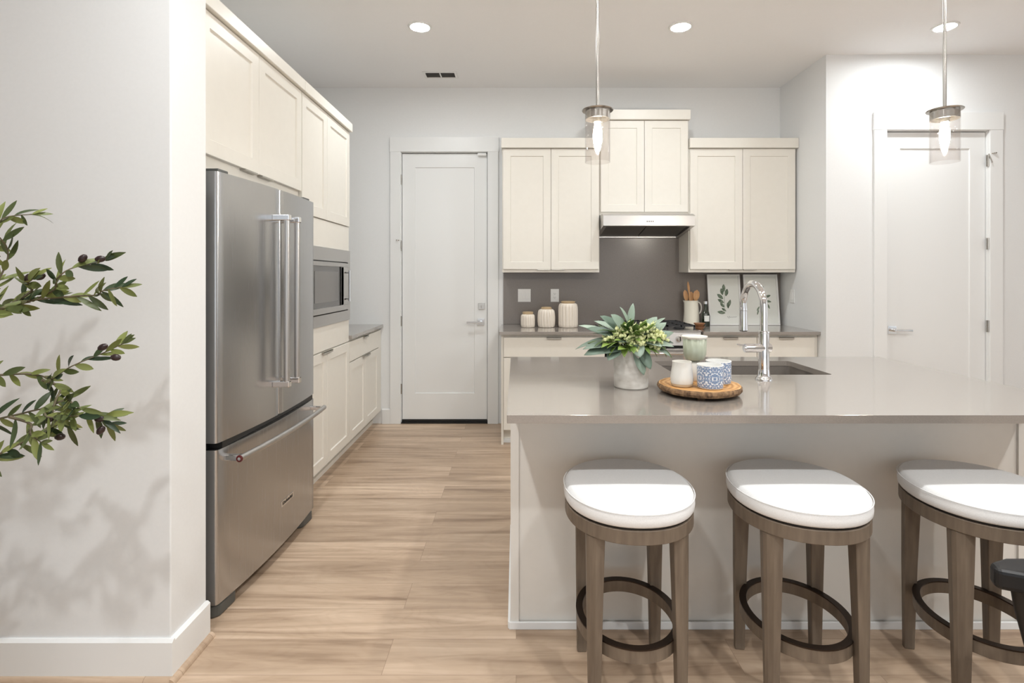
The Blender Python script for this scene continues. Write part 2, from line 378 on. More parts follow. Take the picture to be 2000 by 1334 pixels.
# baseboards
def base_prof(mb, x0, y0, x1, y1, nx, ny, h=.135, t=.015):
    # straight board along a wall; (nx,ny) points into the room
    a, b = Vector((x0, y0)), Vector((x1, y1)); n = Vector((nx, ny))*t; n2 = Vector((nx, ny))*(t*.45)
    pr = [(0, 0), (1, 0), (1, h-.008), (.45, h), (0, h)]
    vs = []
    for p in (a, b):
        for (k, z) in pr: q = p+Vector((nx, ny))*t*k; vs.append((q.x, q.y, z))
    m_ = len(pr); fs = [tuple(range(m_)), tuple(range(m_, 2*m_))]+[(i, (i+1) % m_, m_+(i+1) % m_, m_+i) for i in range(m_)]
    mb.add(vs, fs)
mb = MB(); base_prof(mb, -4.4, 1.786, -1.133, 1.786, 0, -1); base_prof(mb, -1.148, 1.786, -1.148, 1.992, 1, 0)
struct('baseboard_left', mb, 'trim')
mb = MB(); base_prof(mb, -1.215, YB, -1.14, YB, 0, -1); struct('baseboard_back', mb, 'trim')
mb = MB(); base_prof(mb, XR, YR, 2.763, YR, 0, -1); base_prof(mb, 3.77, YR, 5.5, YR, 0, -1); struct('baseboard_right', mb, 'trim')
# wood quarter-round along the stub wall
def qround(mb, x0, y0, x1, y1, nx, ny, r=.018, off=.015):
    vs = []; pr = [(0, 0)]+[(math.cos(a*PI/10)*r, math.sin(a*PI/10)*r) for a in range(6)]
    for (x, y) in ((x0, y0), (x1, y1)):
        for (k, z) in pr: vs.append((x+nx*(off+k), y+ny*(off+k), z))
    m_ = len(pr); mb.add(vs, [tuple(range(m_)), tuple(range(m_, 2*m_))]+[(i, (i+1) % m_, m_+(i+1) % m_, m_+i) for i in range(m_)])
mb = MB(); qround(mb, -4.4, 1.786, -1.133, 1.786, 0, -1); qround(mb, -1.148, 1.755, -1.148, 1.995, 1, 0)
struct('trim_1', mb, 'floor')

# doors -------------------------------------------------------------
def hinge(parent, x, y, z, h=.09):
    mb = MB(); mb.tube([(x, y-.006, z-h/2), (x, y-.006, z+h/2)], .0065, 10); mb.box(x-.014, x+.002, y-.003, y+.001, z-h/2, z+h/2)
    return mb.build('hinge', 'nickel', parent)
def hinge_stop(parent, x, y, z, sg):
    h = hinge(parent, x, y, z)
    mb = MB(); mb.tube([(x, y-.006, z+.05), (x+sg*.03, y-.03, z+.055)], .004, 8); mb.tube([(x, y-.01, z+.05), (x+.004, y-.035, z-.02)], .004, 8)
    mb.lathe([(.001, -.008), (.009, -.006), (.009, .004), (.001, .006)], (x+sg*.032, y-.032, z+.055), 12)
    mb.build('door_stop', 'nickel', h)
def lever(parent, x, y, z, sg):
    mb = MB().box(x-.032, x+.032, y-.01, y, z-.032, z+.032); o = mb.build('lever_handle', 'chrome', parent, bevel=.002, label='chrome lever handle')
    MB().tube([(x, y-.01, z), (x, y-.05, z)], .011, 14).build('spindle', 'chrome', o, smooth=True)
    mb = MB().box(min(x-.01*sg, x+sg*.125), max(x-.01*sg, x+sg*.125), y-.060, y-.046, z-.009, z+.009); mb.build('lever', 'chrome', o, bevel=.003)
def casing(parent, x0, x1, y, zt, w=.095, hz=.135):
    mb = MB().box(x0-w, x0, y-.018, y, 0, zt).box(x1, x1+w, y-.018, y, 0, zt).box(x0-w-.004, x1+w+.004, y-.020, y, zt, zt+hz)
    mb.build('casing', 'trim', parent, bevel=.0015)
    mb = MB().box(x0, x0+.004, y, y+.10, 0, zt).box(x1-.004, x1, y, y+.10, 0, zt).box(x0, x1, y, y+.10, zt-.004, zt)
    mb.box(x0+.004, x0+.02, y+.075, y+.1, 0, zt-.004).box(x1-.02, x1-.004, y+.075, y+.1, 0, zt-.004)
    mb.box(x0, x1, y+.125, y+.135, 0, zt)
    mb.build('jamb', 'trim', parent)
d = thing('door_1', 'tall white one-panel door with deadbolt and lever left of the wall cabinets', 'door', kind='structure')
casing(d, D1[0], D1[1], YB, D1[2])
shaker(MB(), 'y-', YB+.02, D1[0]+.008, D1[1]-.008, .024, D1[2]-.010, .045, .115, .009, stb=.245, stt=.125).build('panel', 'trim', d)
MB().box(D1[0]+.004, D1[1]-.004, YB-.01, YB+.07, 0, .012).build('threshold', 'blackm', d)
MB().box(D1[0]+.008, D1[1]-.008, YB+.012, YB+.02, .013, .034).build('door_sweep', 'black', d)
lever(d, -.322, YB+.02, .921, -1)
MB().box(-.345, -.287, YB+.008, YB+.02, 1.035, 1.093).box(-.320, -.312, YB-.006, YB+.008, 1.05, 1.078).build('deadbolt', 'nickel', d, bevel=.002)
for z in (2.215, .93, .315): hinge(d, D1[0]+.003, YB+.002, z)
hinge_stop(d, D1[0]+.003, YB+.002, 1.61, -1)
MB().box(-.35, -.27, YB-.012, YB+.018, 2.43, 2.455).build('door_sensor', 'white', d, bevel=.003)
d = thing('door_2', 'white one-panel door on the nearer wall right of the pendant', 'door', kind='structure')
casing(d, D2[0], D2[1], YR, D2[2], .098)
shaker(MB(), 'y-', YR+.02, D2[0]+.007, D2[1]-.007, .015, D2[2]-.010, .04, .118, .009, stb=.245, stt=.125).build('panel', 'trim', d)
lever(d, 2.918, YR+.02, .919, 1)
for z in (1.588, .951): hinge(d, D2[1]-.003, YR+.002, z)
hinge_stop(d, D2[1]-.003, YR+.002, 2.23, 1)

# backsplash
mb = MB().box(-.116, XR-.002, YB-.012, YB, .901, 1.3690)
mb = MB().add([(x, y, z) for y in (YB-.012, YB) for (x, z) in ((-.116, .901), (XR-.002, .901), (XR-.002, 1.369), (1.4725, 1.369), (1.4725, 1.85), (.7125, 1.85), (.7125, 1.369), (-.116, 1.369))], [tuple(range(8)), tuple(range(8, 16))]+[(i, (i+1) % 8, 8+(i+1) % 8, 8+i) for i in range(8)])
setprops(struct('backsplash', mb, 'splash'), 'grey-brown stone backsplash slab behind the back counter', 'backsplash')

# ------------------------------------------------------------------ wall cabinets on the back wall
UF = 4.575
def wall_cab(name, label, x0, x1, z0, z1, crown, ov=.008, doors=2, cr0=None, cr1=None, pullz=True):
    t = thing(name, label, 'cabinet', (x0, YB, z0))
    MB().box(x0, x1, UF+.021, YB-.001, z0, z1).build('body', 'cream', t)
    n = doors; wv = (x1-x0-.012)/n
    for k in range(n):
        u0 = x0+.006+k*wv+.0015; u1 = u0+wv-.003
        dd = shaker(MB(), 'y-', UF, u0, u1, z0+.026, z1-.003, .02, .062, .007).build('door', 'cream', t)
        if pullz: 
            uc = u1-.06 if k % 2 == 0 else u0+.06
            MB().box(uc-.055, uc+.055, UF-.004, UF+.016, z0+.019, z0+.0255).build('pull', 'pull', dd)
    a = x0-ov if cr0 is None else cr0; b = x1+ov if cr1 is None else cr1
    MB().box(a, b, UF-.022, YB-.001, z1+.001, z1+crown).build('crown', 'cream', t, bevel=.003)
    return t
wall_cab('wall_cabinet', 'cream two-door wall cabinet above the three ribbed jars', -.118, .711, 1.370, 2.425, .085, cr1=.711)
wall_cab('wall_cabinet', 'cream two-door wall cabinet above the range hood, taller than both neighbours', .7135, 1.4715, 1.858, 2.665, .085, pullz=False)
wall_cab('wall_cabinet', 'cream two-door wall cabinet above the framed leaf prints', 1.474, XR-.012, 1.370, 2.425, .085, cr0=1.4745, cr1=XR-.002)

# range hood
t = thing('range_hood', 'stainless steel range hood under the raised cream wall cabinet', 'range hood', (.715, YB, 1.67))
HF = 4.412; hx0, hx1 = .716, 1.470
mb = MB()
mb.add([(hx0,HF,1.752),(hx1,HF,1.752),(hx1,HF,1.835),(hx0,HF,1.835),(hx0,YB-.014,1.680),(hx1,YB-.014,1.680),(hx1,YB-.014,1.856),(hx0,YB-.014,1.856),(hx0,HF+.06,1.856),(hx1,HF+.06,1.856)],
       [(0,1,2,3),(0,4,7,8,3),(1,5,6,9,2),(3,2,9,8),(8,9,6,7),(4,5,6,7)])
# inner recess of the underside
mb.add([(hx0,HF,1.752),(hx1,HF,1.752),(hx1,YB-.014,1.680),(hx0,YB-.014,1.680),(hx0+.03,HF+.03,1.7478),(hx1-.03,HF+.03,1.7478),(hx1-.03,YB-.04,1.684),(hx0+.03,YB-.04,1.684),
        (hx0+.03,HF+.03,1.775),(hx1-.03,HF+.03,1.775),(hx1-.03,YB-.04,1.710),(hx0+.03,YB-.04,1.710)],
       [(0,1,5,4),(1,2,6,5),(2,3,7,6),(3,0,4,7),(4,5,9,8),(5,6,10,9),(6,7,11,10),(7,4,8,11)])
mb.build('body', 'steel2', t)
for (a, b) in ((hx0+.033, (hx0+hx1)/2-.004), ((hx0+hx1)/2+.004, hx1-.033)):
    mb = MB().add([(a,HF+.09,1.756),(b,HF+.09,1.756),(b,YB-.043,1.695),(a,YB-.043,1.695),(a,HF+.09,1.762),(b,HF+.09,1.762),(b,YB-.043,1.701),(a,YB-.043,1.701)],
                  [(0,3,2,1),(4,5,6,7),(0,1,5,4),(1,2,6,5),(2,3,7,6),(3,0,4,7)])
    mb.build('filter', 'steel_dark', t)
for k in range(4):
    MB().box(1.072+k*.016, 1.080+k*.016, HF-.0012, HF, 1.782, 1.792).build('button', 'blackm', t)

# ------------------------------------------------------------------ base cabinets at the back
BF = 4.252
def base_cab(label, x0, x1, drawers, doors, side0=False):
    t = thing('base_cabinet', label, 'cabinet', (x0, YB, 0))
    mb = MB().box(x0, x1, BF+.021, YB-.001, .115, .872)
    mb.box(x0, x1, BF+.085, YB-.001, .0, .115)
    if side0: mb.box(x0-.018, x0, BF+.015, YB-.001, 0, .872)
    mb.build('body', 'cream', t)
    MB().box(x0+(.0 if side0 else .0), x1, BF+.070, BF+.084, 0, .03).build('shoe_moulding', 'trim', t)
    for (a, b) in drawers:
        dd = slab(MB(), 'y-', BF, a+.0015, b-.0015, .697, .852).build('drawer', 'cream', t, bevel=.0015)
        pull(dd, 'y-', BF, (a+b)/2 if (a+b)/2 > .3 or True else 0, .8555)
    for (a, b) in doors:
        dd = shaker(MB(), 'y-', BF, a+.0015, b-.0015, .120, .690, .02, .06, .007).build('door', 'cream', t)
    return t
base_cab('cream base cabinet with one wide drawer under the ribbed jars', -.100, .705, [(-.100, .70)], [(-.100, .30), (.30, .70)], True)
base_cab('cream base cabinet with two drawers right of the range', 1.478, XR-.003, [(1.482, 1.905), (1.908, 2.362)], [(1.482, 1.905), (1.908, 2.362)])
t = thing('countertop', 'grey-brown stone countertop under the three ribbed jars', 'countertop', (.29, YB-.3, .874))
MB().box(-.133, .709, 4.227, YB-.001, .874, .900).build('slab', 'quartz', t, bevel=.002)
t = thing('countertop', 'grey-brown stone countertop under the framed prints and the cream pitcher', 'countertop', (1.95, YB-.3, .874))
MB().box(1.474, XR-.001, 4.227, YB-.001, .874, .900).build('slab', 'quartz', t, bevel=.002)

# range
t = thing('gas_range', 'stainless steel gas range with black cast-iron grates behind the bouquet', 'range', (1.09, YB-.3, 0))
rx0, rx1 = .722, 1.462; RF = 4.262
MB().box(rx0, rx1, RF+.03, YB-.015, .05, .893).box(rx0+.03, rx1-.03, RF+.08, YB-.05, 0, .05).build('body', 'steel_dark', t)
MB().box(rx0-.006, rx1+.006, RF-.01, YB-.014, .894, .906).build('cooktop', 'steel2', t, bevel=.002)
MB().add([(rx0,RF-.03,.79),(rx1,RF-.03,.79),(rx1,RF+.029,.79),(rx0,RF+.029,.79),(rx0,RF-.012,.893),(rx1,RF-.012,.893),(rx1,RF+.029,.893),(rx0,RF+.029,.893)],
         [(0,3,2,1),(4,5,6,7),(0,1,5,4),(1,2,6,5),(2,3,7,6),(3,0,4,7)]).build('control_panel', 'steel2', t, bevel=.002)
for x in (.80, .90, 1.092, 1.285, 1.385):
    k = MB().lathe([(.026, 0), (.026, .006), (.021, .008), (.019, .032), (.017, .035)], (0, 0, 0), 24).xf(Matrix.Translation((x, RF-.022, .845)) @ Matrix.Rotation(PI/2, 4, 'X'))
    kk = k.build('knob', 'chrome', t, smooth=True); MB().box(x-.003, x+.003, RF-.061, RF-.057, .830, .862).build('knob_mark', 'black', kk)
od = MB().box(rx0, rx1, RF-.02, RF+.028, .19, .765).build('oven_door', 'steel2', t, bevel=.003)
MB().box(rx0+.10, rx1-.10, RF-.0225, RF-.0205, .30, .66).build('oven_window', 'glassdark', od)
MB().box(rx0, rx1, RF+.0, RF+.028, .766, .789).build('vent_gap', 'black', t)
mb = MB().tube([(rx0+.04, RF-.075, .735), (rx1-.04, RF-.075, .735)], .012, 16); mb.box(rx0+.055, rx0+.075, RF-.07, RF-.02, .727, .743).box(rx1-.075, rx1-.055, RF-.07, RF-.02, .727, .743)
mb.build('oven_handle', 'chrome', t, smooth=True)
MB().box(rx0, rx1, RF-.012, RF+.028, .06, .18).build('drawer', 'steel2', t, bevel=.003)
gx = [rx0+.02, rx0+.255, rx1-.255, rx1-.02]
for k in range(3):
    a, b = gx[k]+.004, gx[k+1]-.004; mb = MB(); y0, y1 = RF+.05, YB-.06; z0, z1 = .932, .944; q = .012
    mb.box(a, b, y0, y0+q, z0, z1).box(a, b, y1-q, y1, z0, z1).box(a, a+q, y0, y1, z0, z1).box(b-q, b, y0, y1, z0, z1)
    mb.box((a+b)/2-q/2, (a+b)/2+q/2, y0, y1, z0, z1)
    for j in range(1, 4): yy = y0+(y1-y0)*j/4; mb.box(a, b, yy-q/2, yy+q/2, z0, z1)
    for xx in (a, b-q):
        for yy in (y0, y1-q, (y0+y1)/2): mb.box(xx, xx+q, yy, yy+q, .907, z0)
    mb.build('grate', 'iron', t)
for (x, y) in ((.85, 4.42), (.85, 4.70), (1.335, 4.42), (1.335, 4.70), (1.092, 4.56)):
    MB().lathe([(.045, 0), (.045, .008), (.032, .010), (.030, .016), (.001, .017)], (x, y, .907), 24).build('burner', 'iron', t, smooth=True)

# ------------------------------------------------------------------ left run
FX = -1.225
t = thing('fridge_cabinet', 'cream two-door cabinet with crown above the refrigerator', 'cabinet', (-1.5, 2.5, 1.76))
MB().box(XL+.001, FX-.021, 2.075, 3.072, 1.765, 2.395).build('body', 'cream', t)
for (a, b) in ((2.09, 2.562), (2.565, 3.070)):
    dd = shaker(MB(), 'x+', FX, a, b, 1.822, 2.392, .02, .062, .008).build('door', 'cream', t)
    uc = b-.08 if a < 2.3 else a+.08
    MB().box(FX-.018, FX+.006, uc-.06, uc+.06, 1.814, 1.8215).build('pull', 'pull', dd)
MB().box(XL+.001, FX+.020, 2.060, 3.0735, 2.397, 2.458).build('crown', 'cream', t, bevel=.003)
t = thing('pantry_cabinet', 'tall cream cabinet around the built-in microwave, right of the refrigerator', 'cabinet', (-1.5, 3.5, 0))
y0, y1 = 3.076, 3.958
mb = MB().box(XL+.001, FX-.021, y0, y1, .115, 1.04).box(XL+.001, FX-.021, y0, y1, 1.495, 2.395).box(XL+.001, FX-.09, y0, y1, 0, .115)
mb.box(XL+.001, FX-.021, y0, y0+.018, 1.04, 1.495).box(XL+.001, FX-.021, y1-.018, y1, 1.04, 1.495).box(XL+.001, XL+.02, y0+.018, y1-.018, 1.04, 1.495)
mb.build('body', 'cream', t)
for (a, b) in ((y0+.003, 3.486), (3.489, y1-.003)):
    shaker(MB(), 'x+', FX, a, b, 1.700, 2.392, .02, .062, .008).build('door', 'cream', t)
    dd = shaker(MB(), 'x+', FX, a, b, .120, .852, .02, .062, .008).build('door', 'cream', t)
pull(t, 'x+', FX, 3.47, .8555, .17)
slab(MB(), 'x+', FX-.006, y0+.003, y1-.002, .860, 1.018, .014).build('filler_panel', 'cream', t)
slab(MB(), 'x+', FX-.006, y0+.003, y1-.002, 1.523, 1.694, .014).build('filler_panel', 'cream', t)
MB().box(XL+.001, FX+.020, y0, y1+.006, 2.397, 2.458).build('crown', 'cream', t, bevel=.003)
MB().box(FX-.089, FX-.076, y0, y1, 0, .03).build('shoe_moulding', 'cream', t)
# microwave with its trim kit
t = thing('microwave', 'built-in microwave with wide steel trim in the tall cream cabinet', 'microwave', (-1.4, 3.52, 1.09))
my0, my1 = 3.10, 3.955
MB().box(XL+.05, FX-.022, my0+.02, my1-.03, 1.06, 1.47).build('body', 'steel_dark', t)
mb = MB(); fx = mapf('x+', FX+.004)
def fr(mb, u0, u1, v0, v1, a0, a1, b0, b1, w0, w1):
    for (a, b, c, d) in ((u0, u1, v0, b0), (u0, u1, b1, v1), (u0, a0, b0, b1), (a1, u1, b0, b1)):
        p, q = fx(a, c, w0), fx(b, d, w1); mb.box(*sorted((p[0], q[0])), *sorted((p[1], q[1])), *sorted((p[2], q[2])))
fr(mb, my0, my1, 1.020, 1.521, 3.17, 3.905, 1.090, 1.437, 0, .02); mb.build('trim_kit', 'steel2', t)
mb = MB(); fr(mb, 3.178, 3.897, 1.098, 1.429, 3.20, 3.74, 1.135, 1.402, -.006, .022); p, q = fx(3.74, 1.135, -.006), fx(3.79, 1.402, .022)
mb.box(q[0], p[0], p[1], q[1], p[2], q[2]); md = mb.build('door_frame', 'steel2', t, bevel=.002)
def bx(u0, u1, v0, v1, w0, w1):
    p, q = fx(u0, v0, w0), fx(u1, v1, w1); return MB().box(*sorted((p[0], q[0])), *sorted((p[1], q[1])), *sorted((p[2], q[2])))
bx(3.20, 3.74, 1.135, 1.402, .002, .020).build('door_window', 'glassdark', t)
bx(3.26, 3.695, 1.170, 1.368, -.0002, .0018).build('window_screen', mat('grey_screen', (.17, .165, .16), .2), t)
bx(3.79, 3.86, 1.135, 1.402, .002, .020).build('control_panel', 'black', t)
mb = MB().tube([fx(3.80, 1.16, -.045), fx(3.80, 1.378, -.045)], .008, 12).tube([fx(3.80, 1.175, -.045), fx(3.80, 1.175, 0)], .006, 10).tube([fx(3.80, 1.363, -.045), fx(3.80, 1.363, 0)], .006, 10)
mb.build('handle', 'chrome', t, smooth=True)
# end base cabinet
t = thing('base_cabinet', 'cream base cabinet with drawer and two doors in the left corner beside the tall cabinet', 'cabinet', (-1.5, 4.4, 0))
y0, y1 = 3.961, YB-.001
MB().box(XL+.001, FX-.021, y0, y1, .115, .872).box(XL+.001, FX-.09, y0, y1, 0, .115).build('body', 'cream', t)
dd = slab(MB(), 'x+', FX, y0+.003, 4.79, .705, .852).build('drawer', 'cream', t, bevel=.0015)
pull(dd, 'x+', FX, 4.36, .8555)
for (a, b) in ((y0+.003, 4.374), (4.377, 4.79)):
    dd = shaker(MB(), 'x+', FX, a, b, .120, .698, .02, .06, .008).build('door', 'cream', t)
    uc = b-.05 if a < 4.1 else a+.05
    pull(dd, 'x+', FX, uc, .701, .09)
slab(MB(), 'x+', FX-.002, 4.795, y1-.002, .12, .852, .018).build('filler_panel', 'cream', t)
MB().box(FX-.089, FX-.076, y0, y1, 0, .03).build('shoe_moulding', 'cream', t)
t = thing('countertop', 'small grey-brown stone countertop in the left corner beside the white door', 'countertop', (-1.5, 4.4, .874))
MB().box(XL+.001, FX+.018, y0, y1, .874, .900).build('slab', 'quartz', t, bevel=.002)

# ------------------------------------------------------------------ refrigerator (local: y along width 0..W, x outward)
t = thing('refrigerator', 'stainless steel french-door refrigerator with bottom freezer drawer', 'refrigerator')
Wf = .905; TH = .05
def bow(y): u = 2*y/Wf-1; return .026*(1-u*u)
def fdoor(ya, yb, z0, z1, er=.012):
    ys = [ya, ya+er*.3, ya+er]+[ya+er+(yb-ya-2*er)*k/14 for k in range(1, 14)]+[yb-er, yb-er*.3, yb]
    def ex(y):
        dmin = min(y-ya, yb-y)
        return bow(y)-(er-math.sqrt(max(0, er*er-(er-min(dmin, er))**2)))
    poly = [(ex(y), y) for y in ys]+[(-TH, yb), (-TH, ya)]
    return MB().prism(poly, z0, z1)
fb = MB().box(-.66, -TH-.012, .004, Wf-.004, .05, 1.72).build('body', 'steel_dark', t)
gk = MB().box(-.12, -TH+.0, .012, Wf-.012, .62, .72).build('gasket', 'black', t)
c = Wf/2
d1 = fdoor(0, c-.0025, .685, 1.745).build('door', 'steel', t, smooth=True, angle=50)
d2 = fdoor(c+.0025, Wf, .685, 1.745).build('door', 'steel', t, smooth=True, angle=50)
dz = fdoor(0, Wf, .055, .658).build('freezer_drawer', 'steel', t, smooth=True, angle=50)
MB().box(-TH+.002, .004, .03, Wf-.03, .659, .684).build('shadow_gap', 'black', t)
for yy in (.03, Wf-.10):
    MB().box(-.12, -.012, yy, yy+.07, 1.746, 1.762).build('hinge_cover', 'fridge_grey', t, bevel=.004)
for (dd, yy) in ((d1, c-.052), (d2, c+.052)):
    x = bow(yy)+.062
    hb = MB().tube([(x, yy, .845), (x, yy, 1.600)], .0135, 20).build('handle', 'steel2', dd, smooth=True)
    for z in (.838, 1.607):
        MB().box(bow(yy)-.002, x+.016, yy-.014, yy+.014, z-.014, z+.014).build('handle_bracket', 'chrome', hb if False else dd, bevel=.004)
pts = [(.068+bow(y)*1.0+.0, y, .617) for y in [.035+(Wf-.07)*k/20 for k in range(21)]]
MB().tube(pts, .0125, 18).build('handle', 'steel2', dz, smooth=True)
for yy in (.05, Wf-.05):
    MB().box(bow(yy)-.002, .068+bow(yy), yy-.014, yy+.014, .606, .628).build('handle_bracket', 'chrome', dz, bevel=.004)
m1 = MB().lathe([(.0135, 0), (.0135, .003), (.010, .004), (.0005, .004)], (0, 0, 0), 24).xf(Matrix.Translation((.068+bow(.035), .035, .617)) @ Matrix.Rotation(PI/2, 4, 'X')).build('handle_medallion', 'red', dz, smooth=True, label='dark red round medallion')
MB().lathe([(.006, 0), (.006, .0015), (.0005, .0016)], (0, 0, 0), 20).xf(Matrix.Translation((.068+bow(.035), .0308, .617)) @ Matrix.Rotation(PI/2, 4, 'X')).build('medallion_centre', 'chrome', dz, smooth=True)
# name badge on the drawer
yb0, yb1 = .47, .60
bb = MB().add([(bow(yb0)+.0005, yb0, .235), (bow(yb1)+.0005, yb1, .235), (bow(yb1)+.0005, yb1, .262), (bow(yb0)+.0005, yb0, .262), (bow(yb0)-.003, yb0, .235), (bow(yb1)-.003, yb1, .235), (bow(yb1)-.003, yb1, .262), (bow(yb0)-.003, yb0, .262)],
         [(0,1,2,3),(4,7,6,5),(0,4,5,1),(1,5,6,2),(2,6,7,3),(3,7,4,0)]).build('badge', 'chrome', dz)
bb.location.x = .0015
ang = math.atan2(bow(yb1)-bow(yb0), yb1-yb0)
mtx = Matrix.Translation((bow(.535)+.0023, .535, .2485)) @ Matrix.Rotation(-ang, 4, 'Z') @ Matrix(((0,0,1,0),(1,0,0,0),(0,1,0,0),(0,0,0,1)))
text_mesh('badge_lettering', 'KitchenAid', .024, 'blackm', dz, mtx, .0003)
# base: grille and two corner feet
MB().box(-.20, -.085, .02, Wf-.02, .012, .049).build('base_grille', 'fridge_grey', t)
for yy in (.004, Wf-.154):
    o = MB().prism([(-.10, yy), (-.02, yy), (0.0, yy+.02), (0.004, yy+.12), (-.02, yy+.15), (-.10, yy+.15)], 0, .048).build('foot_cover', 'fridge_grey', t, bevel=.008)
t.location = (-1.163, 2.088, 0); t.rotation_euler = (0, 0, -math.radians(2.4))

# ------------------------------------------------------------------ island
IY = 2.039; IB = 2.885; ix0, ix1 = -.021, 1.938
t = thing('kitchen_island', 'long light greige kitchen island body behind the stools', 'island', ((ix0+ix1)/2, 2.45, 0))
mb = MB().box(ix0+.02, ix1-.02, IY+.008, IY+.030, 0, .8735).box(ix0, ix0+.018, IY+.012, IB, 0, .8735).box(ix1-.018, ix1, IY+.012, IB, 0, .8735).box(ix0+.018, ix1-.018, IB-.06, IB-.04, .11, .8735).box(ix0+.018, ix1-.018, IY+.03, IB-.06, .09, .11)
mb.build('body', 'island', t)
MB().box(ix0, ix0+.0315, IY, IY+.0075, .022, .8735).build('corner_trim', 'island', t)
MB().box(ix1-.0315, ix1, IY, IY+.0075, .022, .8735).build('corner_trim', 'island', t)
mb = MB(); mb.box(ix0-.006, ix1+.006, IY-.008, IY+.0, 0, .028); mb.box(ix0-.010, ix0-.0005, IY-.002, IB-.05, 0, .028).box(ix1+.0005, ix1+.010, IY-.002, IB-.05, 0, .028)
mb.build('shoe_moulding', 'trim', t, bevel=.002)
for k in range(4):
    a = ix0+.02+k*(ix1-ix0-.04)/4
    shaker(MB(), 'y+', IB-.019, a+.002, a+(ix1-ix0-.04)/4-.002, .12, .852, .02, .06, .007).build('door', 'island', t)
# top with sink cut-out
sx0, sx1, sy0, sy1 = .708, 1.405, 2.381, 2.770
cx0, cx1, cy0, cy1 = -.029, 1.960, 1.685, 2.909
t = thing('island_countertop', 'long glossy grey-brown stone island countertop with sink cut-out', 'countertop', ((cx0+cx1)/2, 2.3, .874))
def rrect(x0, x1, y0, y1, r, n=5):
    out = []
    for (cx, cy, a0) in ((x1-r, y1-r, 0), (x0+r, y1-r, PI/2), (x0+r, y0+r, PI), (x1-r, y0+r, 1.5*PI)):
        for k in range(n+1): a = a0+PI/2*k/n; out.append((cx+r*math.cos(a), cy+r*math.sin(a)))
    return out
o_ = rrect(cx0, cx1, cy0, cy1, .003); i_ = rrect(sx0, sx1, sy0, sy1, .02)
MB().ring(o_, i_, .874, .900).build('slab', 'quartz', t, bevel=.0008)
# sink bowl
t = thing('kitchen_sink', 'grey undermount sink set into the island countertop behind the faucet', 'sink', ((sx0+sx1)/2, (sy0+sy1)/2, .66))
def loop(r, z): return [(x, y, z) for x, y in r]
L = [loop(rrect(sx0-.025, sx1+.025, sy0-.025, sy1+.025, .03), .8735), loop(rrect(sx0-.002, sx1+.002, sy0-.002, sy1+.002, .022), .8735), loop(rrect(sx0+.004, sx1-.004, sy0+.004, sy1-.004, .03), .70), loop(rrect(sx0+.03, sx1-.03, sy0+.03, sy1-.03, .03), .668)]
nn = len(L[0]); vs = sum(L, []); fs = []
for k in range(3):
    for i in range(nn): j = (i+1) % nn; fs.append((k*nn+i, k*nn+j, (k+1)*nn+j, (k+1)*nn+i))
fs.append(tuple(range(3*nn, 4*nn)))
MB().add(vs, fs).build('bowl', 'sinkm', t, smooth=True)
MB().lathe([(.045, 0), (.045, .003), (.03, .002), (.001, .001)], ((sx0+sx1)/2, (sy0+sy1)/2, .669), 24).build('drain', 'chrome', t, smooth=True)
# faucet
fxx, fy = 1.043, 2.263
t = thing('faucet', 'tall chrome gooseneck faucet with side lever on the island', 'faucet', (fxx, fy, .900))
MB().lathe([(.034, 0), (.034, .004), (.030, .010), (.024, .020), (.0225, .05), (.0215, .10), (.0215, .195), (.023, .197), (.023, .203), (.018, .206)], (fxx, fy, .9002), 36).build('base', 'chrome', t, smooth=True)
zc = 1.2; R = .098; pts = [(fxx, fy, 1.10)]+[(fxx, fy, z) for z in (1.14, 1.18, 1.205)]
for k in range(1, 25):
    a = PI*k/24*.97; pts.append((fxx-.004*k/24, fy+R-R*math.cos(a), 1.205+R*math.sin(a)))
e = pts[-1]; pts.append((e[0], e[1]-.002, e[2]-.03))
MB().tube(pts, .0155, 20).build('spout', 'chrome', t, smooth=True)
e2 = pts[-1]
MB().lathe([(.0165, .01), (.018, 0), (.018, -.004), (.0165, -.006), (.0185, -.06), (.0195, -.095), (.016, -.100)][::-1], (e2[0], e2[1], e2[2]), 24).build('spray_head', 'chrome', t, smooth=True)
hd = MB().tube([(fxx+.026, fy, 1.035), (fxx-.085, fy-.01, 1.035)], .0185, 24).tube([(fxx-.0851, fy-.01, 1.035), (fxx-.089, fy-.0105, 1.035)], .012, 20).build('handle_body', 'chrome', t, smooth=True)
MB().tube([(fxx-.07, fy-.008, 1.045), (fxx-.12, fy-.02, 1.052)], [.005, .003], 10).build('lever', 'chrome', hd, smooth=True)

